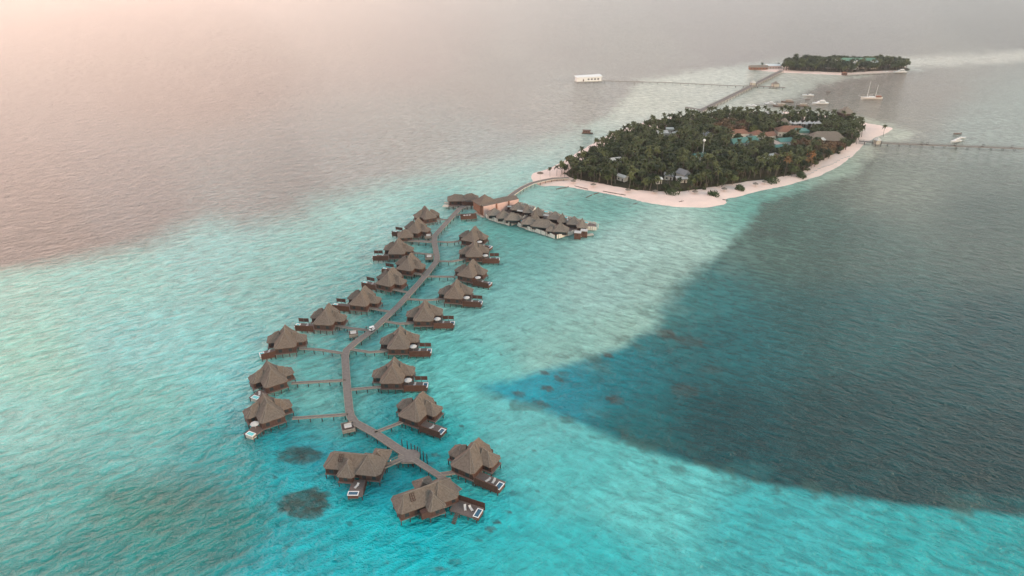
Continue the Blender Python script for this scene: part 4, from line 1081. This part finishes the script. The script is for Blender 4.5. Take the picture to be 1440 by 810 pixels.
for (x, y, L_, rot, lab) in ((737,297,9,-18,'pale flat roof in the gap behind the front spa huts'),(772,303,10,-18,'pale flat roof behind the longest spa roof'),(800,309.5,9,-18,'pale flat roof near the eastern spa end'),(722,291,8,-18,'pale flat roof in front of the far pink wall end')):
    g = G(x, y, 4.9); t = thing('covered_walk', lab, 'covered walk', (g.x, g.y, 2.2), R(rot), 'flat roofed walks of the spa')
    part('roof', MB().box(-L_/2,L_/2,-1.1,1.1,2.6,2.8).mesh('roof', PALEROOF), t)
    for a in (-1,0,1):
        for b in (-1,1): part('post', MB().tube([(a*(L_/2-.3),b*.9,0),(a*(L_/2-.3),b*.9,2.6)], .1, 4).mesh('post', DARKW), t)
for i, (x, y) in enumerate(((712,305.5),(733,309.5),(755,317),(776,323),(796,320),(748,298),(768,297),(795,305),(811,312),(824,312))):
    s_ = G(x, y, 3.4); t = thing('spa_pool', 'small cream rimmed pool tub on the spa deck', 'pool', (s_.x, s_.y, 2.2), R(-15), 'pool tubs on the spa decks')
    part('rim', MB().box(-1.5,1.5,-1.1,1.1,.02,.9).mesh('rim', PALEROOF), t); part('pool_water', MB().box(-1.2,1.2,-.8,.8,.905,.93).mesh('pool_water', SPOOL), t)
for i, (x, y, lab) in enumerate(((812.5,326,'left red brown cabin with white roof at the spa landing'),(821.5,323.5,'right red brown cabin with white roof at the spa landing'))):
    g = G(x, y, 4.4); t = thing('landing_cabin', lab, 'cabin', (g.x, g.y, 0), R(-10), 'red brown cabins at the spa landing')
    part('wall', MB().box(-1.9,1.9,-1.6,1.6,.3,4.2).mesh('wall', REDW), t); part('roof', MB().box(-2.1,2.1,-1.8,1.8,4.21,4.45).mesh('roof', FABRIC), t)
    part('door', MB().box(-.5,.5,-1.66,-1.61,2.2,4.0).mesh('door', DARKW), t)
    for a in (-1.5,1.5): part('pile', PILEM, t, (a,-1.3,.28))
g = G(824, 330, 1.2); t = thing('landing_stage', 'pale landing stage at the eastern end of the spa', 'landing stage', (g.x, g.y, 0), R(14))
part('deck', MB().box(-4,4.6,-1.3,1.3,.9,1.2).mesh('deck', PALEW), t)
for a in (-3.6,0,4.2):
    for b in (-1,1): part('pile', PILEM, t, (a,b,.88))

# ------------------------------------------------------------------ far bridges, jetties and boats
walk('long_bridge', 'long straight wooden bridge linking the two islands', [(985,155.5),(1020,139),(1059,119.5),(1100,99)], 5.2, 3.0, 'bridge', pstep=9, mats=(WALKW, BEAMW), rail=True)
walk('jetty', 'short side jetty at the island end of the long bridge', [(964,150.5),(988,154.5)], 2.2, 2.6, 'jetty', pstep=4)
walk('jetty', 'long thin jetty running from the white building to the long bridge', [(845,113.5),(940,116),(1030,120.5),(1057,120.8)], 1.6, 2.2, 'jetty', pstep=9, pairs=True, mats=(BEAMW, BEAMW))
walk('jetty', 'short thin jetty right of the long bridge ending past the round hut', [(1061,121),(1085,121.8),(1104,123.2)], 1.8, 2.2, 'jetty', pstep=7)
walk('jetty', 'long jetty leaving the eastern sand spit towards the right edge', [(1208,198.2),(1233,200.5),(1270,202.5),(1340,205),(1440,209),(1620,217)], 2.6, 2.4, 'jetty', pstep=9, rail=True, mats=(WALKW, BEAMW))
def kiosk(px, py, label, s=3.2, rm=THATCH2, z=2.2, h=3):
    g = G(px, py, z); t = thing('jetty_hut', label, 'hut', g, R(5))
    part('roof', MB().hip(chamf(0,0,s,s,.5), h, [(0,0,h+2.6)], .25).mesh('roof', rm), t)
    part('wall', MB().box(-s+1,s-1,-s+1,s-1,-.3,h-.1).mesh('wall', PALEW), t)
    part('floor', MB().prism(chamf(0,0,s,s,.5), -.6,-.3).mesh('floor', BEAMW), t)
    for a in (-1,1):
        for b in (-1,1): part('post', MB().tube([(a*(s-.6),b*(s-.6),-3),(a*(s-.6),b*(s-.6),h)], .16, 5).mesh('post', PILE), t)
kiosk(1090, 121, 'round grey thatched hut on the thin jetty right of the long bridge', 4.2)
kiosk(1058.5, 119.5, 'small thatched shelter where the thin jetty crosses the long bridge', 3.4, PALEROOF, 3.0)
kiosk(1233, 201.5, 'pale shelter on the jetty next to the eastern sand spit', 3.0, PALEROOF)
for i, x in enumerate((1296,1304,1343,1382,1423)):
    g = G(x, 203.4+(x-1296)*.036, 2.4); t = thing('bench_shelter', 'small dark bench shelter standing on the eastern jetty', 'shelter', g, 0, 'bench shelters on the eastern jetty')
    part('roof', MB().box(-.9,.9,-.9,.9,2.0,2.15).mesh('roof', PILE), t); part('bench', MB().box(-.8,.8,.4,.8,.05,.5).mesh('bench', DARKW), t)
    for a in (-.8,.8): part('post', MB().tube([(a,0,0),(a,0,2.0)], .08, 4).mesh('post', PILE), t)
# white building on stilts
g = G(827, 113.5, 2.0); t = thing('white_stilt_building', 'long white building with sloping roof on stilts at the thin jetty end', 'building', (g.x, g.y, 0), R(10))
part('wall', MB().box(-15,15,-5,5,2.4,6.8).mesh('wall', WHITE), t)
part('roof', MB().add([(-16,-6,6.81),(16,-6,6.81),(16,6,6.81),(-16,6,6.81),(-16,-6,7.2),(16,-6,7.8),(16,6,8.6),(-16,6,7.5)], [(3,2,1,0),(4,5,6,7),(0,1,5,4),(1,2,6,5),(2,3,7,6),(3,0,4,7)]).mesh('roof', WHITE), t)
part('platform', MB().box(-16.5,16.5,-6.5,6.5,2.0,2.39).mesh('platform', PALEW), t)
for i in range(7):
    for b in (-5.5,5.5): part('pile', PILEM, t, (-15+i*5,b,1.98))
part('door', MB().box(-8,-6.6,-5.06,-5.01,2.5,4.8).mesh('door', DARKW), t)
for i in range(4): part('window', MB().box(-2+i*4,.2+i*4,-5.06,-5.01,3.8,5.4).mesh('window', GLASS), t)

def hull_mb(L_, B, D, sheer=.5):
    st = [(-.5,.72,1.0),(-.3,.92,.95),(0,1,.92),(.25,.85,1.0),(.4,.5,1.12),(.5,.04,1.28)]
    mb = MB(); vs = []
    for (t, b, d) in st:
        x = t*L_; w = b*B/2; h = D*d
        vs += [(x,-w,h),(x,-w*.82,h*.35),(x,-w*.25,-D*.35),(x,w*.25,-D*.35),(x,w*.82,h*.35),(x,w,h)]
    fs = []
    for i in range(len(st)-1):
        for k in range(5): fs.append((6*i+k, 6*i+6+k, 6*i+7+k, 6*i+k+1))
        fs.append((6*i+5, 6*i+11, 6*i+6, 6*i))
    fs.append(tuple(range(6))); fs.append(tuple(reversed(range(6*(len(st)-1), 6*len(st)))))
    fs = [tuple(reversed(f)) for f in fs]
    return mb.add(vs, fs)
def boat(kind, px, py, L_, rot, label):
    g = G(px, py, 0); name = {'yacht':'motor_yacht','dhoni':'wooden_dhoni','dinghy':'dinghy','speed':'speedboat'}[kind]
    t = thing(name, label, {'yacht':'yacht','dhoni':'boat','dinghy':'dinghy','speed':'speedboat'}[kind], (g.x, g.y, .1), R(rot))
    B = L_*.28; D = L_*.1
    part('hull', hull_mb(L_, B, D).mesh('hull', HULLB if kind in ('dhoni','dinghy') else HULLW), t)
    if kind == 'yacht':
        part('cabin', MB().add([(-L_*.32,-B*.36,D*.9),(L_*.25,-B*.3,D*.9),(L_*.25,B*.3,D*.9),(-L_*.32,B*.36,D*.9),(-L_*.3,-B*.32,D*1.9),(L_*.1,-B*.26,D*1.9),(L_*.1,B*.26,D*1.9),(-L_*.3,B*.32,D*1.9)], [(3,2,1,0),(4,5,6,7),(0,1,5,4),(1,2,6,5),(2,3,7,6),(3,0,4,7)]).mesh('cabin', HULLW), t)
        part('flybridge', MB().box(-L_*.25,0,-B*.22,B*.22,D*1.91,D*2.5).mesh('flybridge', HULLW), t)
        part('window_band', MB().box(-L_*.26,L_*.08,-B*.345,-B*.33,D*1.3,D*1.65).box(-L_*.26,L_*.08,B*.33,B*.345,D*1.3,D*1.65).mesh('window_band', GLASS), t)
        part('antenna', MB().tube([(-L_*.12,0,D*2.5),(-L_*.16,0,D*3.8)], .06, 4).mesh('antenna', WHITE), t)
    elif kind == 'dhoni':
        part('canopy', MB().box(-L_*.38,L_*.22,-B*.42,B*.42,D*2.1,D*2.25).mesh('canopy', CANVAS), t)
        for a in (-.35,-.08,.19):
            for b in (-.38,.38): part('canopy_post', MB().tube([(L_*a,B*b,D*.8),(L_*a,B*b,D*2.1)], .07, 4).mesh('canopy_post', HULLB), t)
        part('stem_post', MB().tube([(L_*.47,0,D),(L_*.52,0,D*2.4)], [.16,.08], 5).mesh('stem_post', HULLB), t)
        part('cabin', MB().box(-L_*.3,L_*.1,-B*.3,B*.3,D*.85,D*1.9).mesh('cabin', CANVAS), t)
    elif kind == 'speed':
        part('windscreen', MB().add([(L_*.05,-B*.3,D*.95),(L_*.05,B*.3,D*.95),(-L_*.03,B*.28,D*1.6),(-L_*.03,-B*.28,D*1.6)], [(0,1,2,3),(3,2,1,0)]).mesh('windscreen', GLASS), t)
        part('cuddy', MB().box(-L_*.3,-L_*.04,-B*.3,B*.3,D*.9,D*1.5).mesh('cuddy', HULLW), t)
        part('outboard', MB().box(-L_*.54,-L_*.5,-.25,.25,D*.3,D*1.3).mesh('outboard', TYRE), t)
    else:
        part('seat', MB().box(-L_*.1,L_*.05,-B*.4,B*.4,D*.95,D*1.1).mesh('seat', LOG), t)
        part('outboard', MB().box(-L_*.54,-L_*.49,-.2,.2,D*.4,D*1.5).mesh('outboard', TYRE), t)
boat('speed', 1057, 149.5, 11, 165, 'white boat furthest left in the anchored group')
boat('yacht', 1082, 147, 12, 170, 'white yacht with raised bridge, second from left in the anchored group')
boat('dhoni', 1107, 144, 13, 178, 'brown boat with pale canopy just right of the second white yacht')
boat('dhoni', 1096.5, 150, 14, 175, 'low brown boat closest to the north shore trees')
boat('dhoni', 1128, 149.5, 12, 178, 'brown canopied boat below the small dark dinghy')
boat('speed', 1136, 135, 13, 180, 'white flat boat above the small dark dinghy')
boat('dinghy', 1135.5, 140, 5, 180, 'small dark dinghy amid the anchored group')
boat('yacht', 1153, 146.5, 17, 180, 'largest white motor yacht at the right of the anchored group')
boat('dinghy', 1165, 129.5, 5, 180, 'tiny pale tender up and right of the anchored group')
boat('dinghy', 1346, 188.5, 8, 190, 'dark boat uppermost of the three beyond the eastern jetty')
boat('speed', 1353, 194.5, 8, 15, 'small white boat between the other two beyond the eastern jetty')
boat('yacht', 1344, 199.5, 12, 200, 'white motorboat nearest to the eastern jetty')
boat('yacht', 1265.5, 102, 17, 180, 'white ferry moored at the right end of the far island')
boat('speed', 1245, 101.3, 8, 180, 'small white boat left of the moored ferry')
boat('speed', 1223, 101.5, 5, 90, 'small white boat at the middle of the far quay')
# houseboat
g = G(826, 188, 0); t = thing('houseboat', 'brown boxy houseboat anchored off the northwest beach', 'houseboat', (g.x, g.y, .1), R(-8))
part('hull', hull_mb(10, 4, .9).mesh('hull', HULLB), t); part('cabin', MB().box(-4.2,2.6,-1.6,1.6,.8,3.0).mesh('cabin', TERRA), t); part('roof', MB().box(-4.5,3.2,-1.8,1.8,3.01,3.2).mesh('roof', LOG), t)
for i in range(3): part('window', MB().box(-3.6+i*2,-2.4+i*2,-1.66,-1.61,1.6,2.4).mesh('window', GLASS), t)
# schooner
g = G(1225, 139.5, 0); t = thing('schooner', 'two masted cream sailing schooner anchored with bare masts', 'sailing ship', (g.x, g.y, .1), R(180))
part('hull', hull_mb(23, 5, 2.2).mesh('hull', mat('cream_hull', (.72,.64,.58), .4, .08, 1)), t)
part('deckhouse', MB().box(-10,-5,-1.6,1.6,2.0,3.8).mesh('deckhouse', TERRA), t); part('cabin', MB().box(-3,3,-1.1,1.1,2.0,2.9).mesh('cabin', HULLW), t)
for x, h in ((-4,15.5),(5,19)):
    m_ = part('mast', MB().tube([(x,0,1.8),(x-.2,0,h)], [.24,.12], 6).mesh('mast', WHITE), t)
    part('boom', MB().tube([(x,0,4.2),(x-6,0,4.5)], .12, 5).mesh('boom', WHITE), m_)
part('bowsprit', MB().tube([(10.5,0,2.6),(15,0,3.8)], [.18,.08], 5).mesh('bowsprit', WHITE), t)
part('rigging', MB().tube([(14.6,0,3.7),(4.8,0,18.5)], .04, 3).tube([(4.8,0,18.5),(-4.2,0,15)], .04, 3).tube([(-4.2,0,15),(-11,0,2.6)], .04, 3).mesh('rigging', FOAM), t)

# ------------------------------------------------------------------ beach things
g = G(759.5, 255, 2.4); t = thing('thatched_parasol', 'tall thatched parasol rising beside the island boardwalk', 'parasol', g)
part('canopy', MB().hip(chamf(0,0,2.3,2.3,.55), 6.2, [(0,0,7.3)], .2).mesh('canopy', THATCH), t); part('pole', MB().tube([(0,0,-2),(0,0,6.4)], .14, 6).mesh('pole', PALEW), t)
for i, (a, b, lab) in enumerate((((782,266),(800,262.5),'straight low log groyne at the western end of the front beach'),((824,277.5),(833,274),'outer log groyne lying in the shallows'),((835,273),(842,271),'inner log groyne touching the sand'),
      ((808,261.5),(827,266),'long dark timber line on the sand below the west palms'),((848,269),(880,274.5),'rust coloured timber line along the front beach'),((1016,280.5),(1024,281.5),'short timber at the notch of the shore'))):
    p, q = G(*a, .35), G(*b, .45); o = p.copy(); mb = MB()
    n = max(2, int((q-p).length/3))
    for k in range(n): mb.tube([p.lerp(q, k/n)-o+Vector((0,0,random.uniform(-.05,.1))), p.lerp(q, (k+.97)/n)-o+Vector((0,0,random.uniform(-.05,.1)))], random.uniform(.22,.32), 6)
    top('log_groyne', mb.mesh('log_groyne', LOG), lab, 'groyne', o)
for i, (x, y, lab) in enumerate(((894,287,'dark driftwood branch on the wet sand of the front beach'),(958,284,'short dark driftwood on the broad front sand'))):
    g = G(x, y, .9); mb = MB().tube([(-1.6,0,.1),(0,.2,.35),(1.7,-.1,.9)], [.2,.22,.1], 5).tube([(0,.2,.35),(.6,.8,1.3)], [.14,.05], 4)
    top('driftwood', mb.mesh('driftwood', LOG), lab, 'driftwood', g)
hutm = MB().hip(chamf(0,0,1.9,1.9,.5), 2.0, [(0,0,3.2)], .2).mesh('beach_canopy', THATCH2); hutp = MB().tube([(0,0,0),(0,0,2.2)], .1, 5).mesh('beach_pole', PALEW)
for i, (x, y) in enumerate(((921,272.5),(834,263),(883,270.5),(806,258),(977,273),(1062,262),(1075,259),(1018,269))):
    g = G(x, y, .95); t = thing('beach_parasol', 'small thatched parasol at the edge of the trees on the front beach', 'parasol', g, 0, 'thatched parasols along the front beach')
    part('canopy', hutm, t); part('pole', hutp, t)
for i in range(14):
    f = i/13; x = 1133+f*60; y = 246.5-f*26+math.sin(i)*1.0
    g = G(x, y, .95); t = thing('beach_lounger', 'pale sun lounger in the row along the eastern beach', 'lounger', g, R(-20+random.uniform(-15,15)), 'pale loungers along the eastern beach')
    part('mattress', LNM, t); part('backrest', LNB, t)
    for lx in (-.8,.7):
        for ly in (-.28,.28): part('leg', LNL, t, (lx, ly, 0))
# far quay
g = G(1187, 105.6, 1.5); p2 = G(1240, 102.4, 1.5)
walk('quay', 'long low quay along the front of the far island', [(1187,105.5),(1215,104),(1240,102.6),(1272,101.8)], 3.0, 1.6, 'quay', pstep=8, mats=(PALEW, BEAMW))
house('boat_shed','small red brown boat shed at the left end of the far quay',1187,105.6,5,5,3,1.2,0,TERRA,REDW,'hip',z=1.6)

# ------------------------------------------------------------------ haze
HZ_D, HZ_C, HZ_G = .00015, (.97,.93,.92), .8
me = MB().box(-9000, 9000, -3000, 16000, -3.0, 172.0).mesh('haze', bpy.data.materials.new('haze_air'))
hm = me.materials[0]; hm.use_nodes = True; nt = hm.node_tree; nt.nodes.clear()
out = nt.nodes.new('ShaderNodeOutputMaterial'); pv = nt.nodes.new('ShaderNodeVolumePrincipled')
pv.inputs['Color'].default_value = (*HZ_C, 1); pv.inputs['Density'].default_value = HZ_D; pv.inputs['Anisotropy'].default_value = HZ_G
nt.links.new(pv.outputs[0], out.inputs['Volume'])
top('haze', me, 'thin pink evening haze over the sea', 'haze', kind='stuff')

# ------------------------------------------------------------------ sky and sun
SUN_EL, SUN_AZ = R(14), R(125)      # azimuth clockwise from the view direction (+Y)
w = bpy.data.worlds.new('World'); SC.world = w; w.use_nodes = True
nt = w.node_tree; N = nt.nodes; L = nt.links; N.clear()
out = N.new('ShaderNodeOutputWorld'); bg = N.new('ShaderNodeBackground'); bg2 = N.new('ShaderNodeBackground'); add = N.new('ShaderNodeAddShader')
sky = N.new('ShaderNodeTexSky'); sky.sky_type = 'NISHITA'; sky.sun_disc = False; sky.sun_elevation = SUN_EL; sky.sun_rotation = SUN_AZ
sky.dust_density = 1.5; sky.air_density = 1.2; sky.ozone_density = 1
L.new(sky.outputs[0], bg.inputs[0]); bg.inputs[1].default_value = .13
# evening glow: warm veil low on the left, soft pink band all round the horizon
tc = N.new('ShaderNodeTexCoord')
def dotn(v):
    d = N.new('ShaderNodeVectorMath'); d.operation = 'DOT_PRODUCT'; nv = Vector(v).normalized(); d.inputs[1].default_value = nv
    nn = N.new('ShaderNodeVectorMath'); nn.operation = 'NORMALIZE'; L.new(tc.outputs['Generated'], nn.inputs[0]); L.new(nn.outputs[0], d.inputs[0]); return d.outputs['Value']
def mr(v, a, b, c, d, it='SMOOTHSTEP'):
    m = N.new('ShaderNodeMapRange'); m.interpolation_type = it
    for i, q in zip((1,2,3,4), (a,b,c,d)): m.inputs[i].default_value = q
    L.new(v, m.inputs[0]); return m.outputs[0]
def colscale(col, f):
    s = N.new('ShaderNodeVectorMath'); s.operation = 'SCALE'; s.inputs[0].default_value = col; L.new(f, s.inputs['Scale']); return s.outputs[0]
def vadd(a, b):
    s = N.new('ShaderNodeVectorMath'); s.operation = 'ADD'; L.new(a, s.inputs[0]); L.new(b, s.inputs[1]); return s.outputs[0]
GLOW = Vector((-math.sin(R(60)), math.cos(R(60)), .0))
g1 = mr(dotn(GLOW), .35, 1.0, 0, 1.0)
hz = mr(dotn((0,0,1)), .0, .42, 1.0, 0.0)
cloud = mr(dotn((0,0,1)), -.2, .1, 0.0, 1.0)
col = vadd(vadd(colscale((2.75,1.46,1.0), g1), colscale((.93,.79,.74), hz)), colscale((.41,.535,.575), cloud))
L.new(col, bg2.inputs[0]); bg2.inputs[1].default_value = 1.0
L.new(bg.outputs[0], add.inputs[0]); L.new(bg2.outputs[0], add.inputs[1]); L.new(add.outputs[0], out.inputs[0])
sun = bpy.data.lights.new('sun', 'SUN'); so = bpy.data.objects.new('sun', sun); C.objects.link(so)
sun.energy = 1.7; sun.angle = R(14); sun.color = (1.0,.72,.52)
dirv = Vector((math.sin(SUN_AZ)*math.cos(SUN_EL), math.cos(SUN_AZ)*math.cos(SUN_EL), math.sin(SUN_EL)))
so.rotation_euler = (-dirv).to_track_quat('-Z', 'Y').to_euler(); so.location = (0,0,300)

# ------------------------------------------------------------------ output
SC.render.engine = 'CYCLES'
SC.view_settings.view_transform = 'Standard'; SC.view_settings.look = 'None'; SC.view_settings.gamma = 1
SC.view_settings.exposure = 0.12
SC.cycles.max_bounces = 5; SC.cycles.diffuse_bounces = 2; SC.cycles.glossy_bounces = 2; SC.cycles.volume_bounces = 0
SC.cycles.use_denoising = True
SC.cycles.sample_clamp_indirect = 4
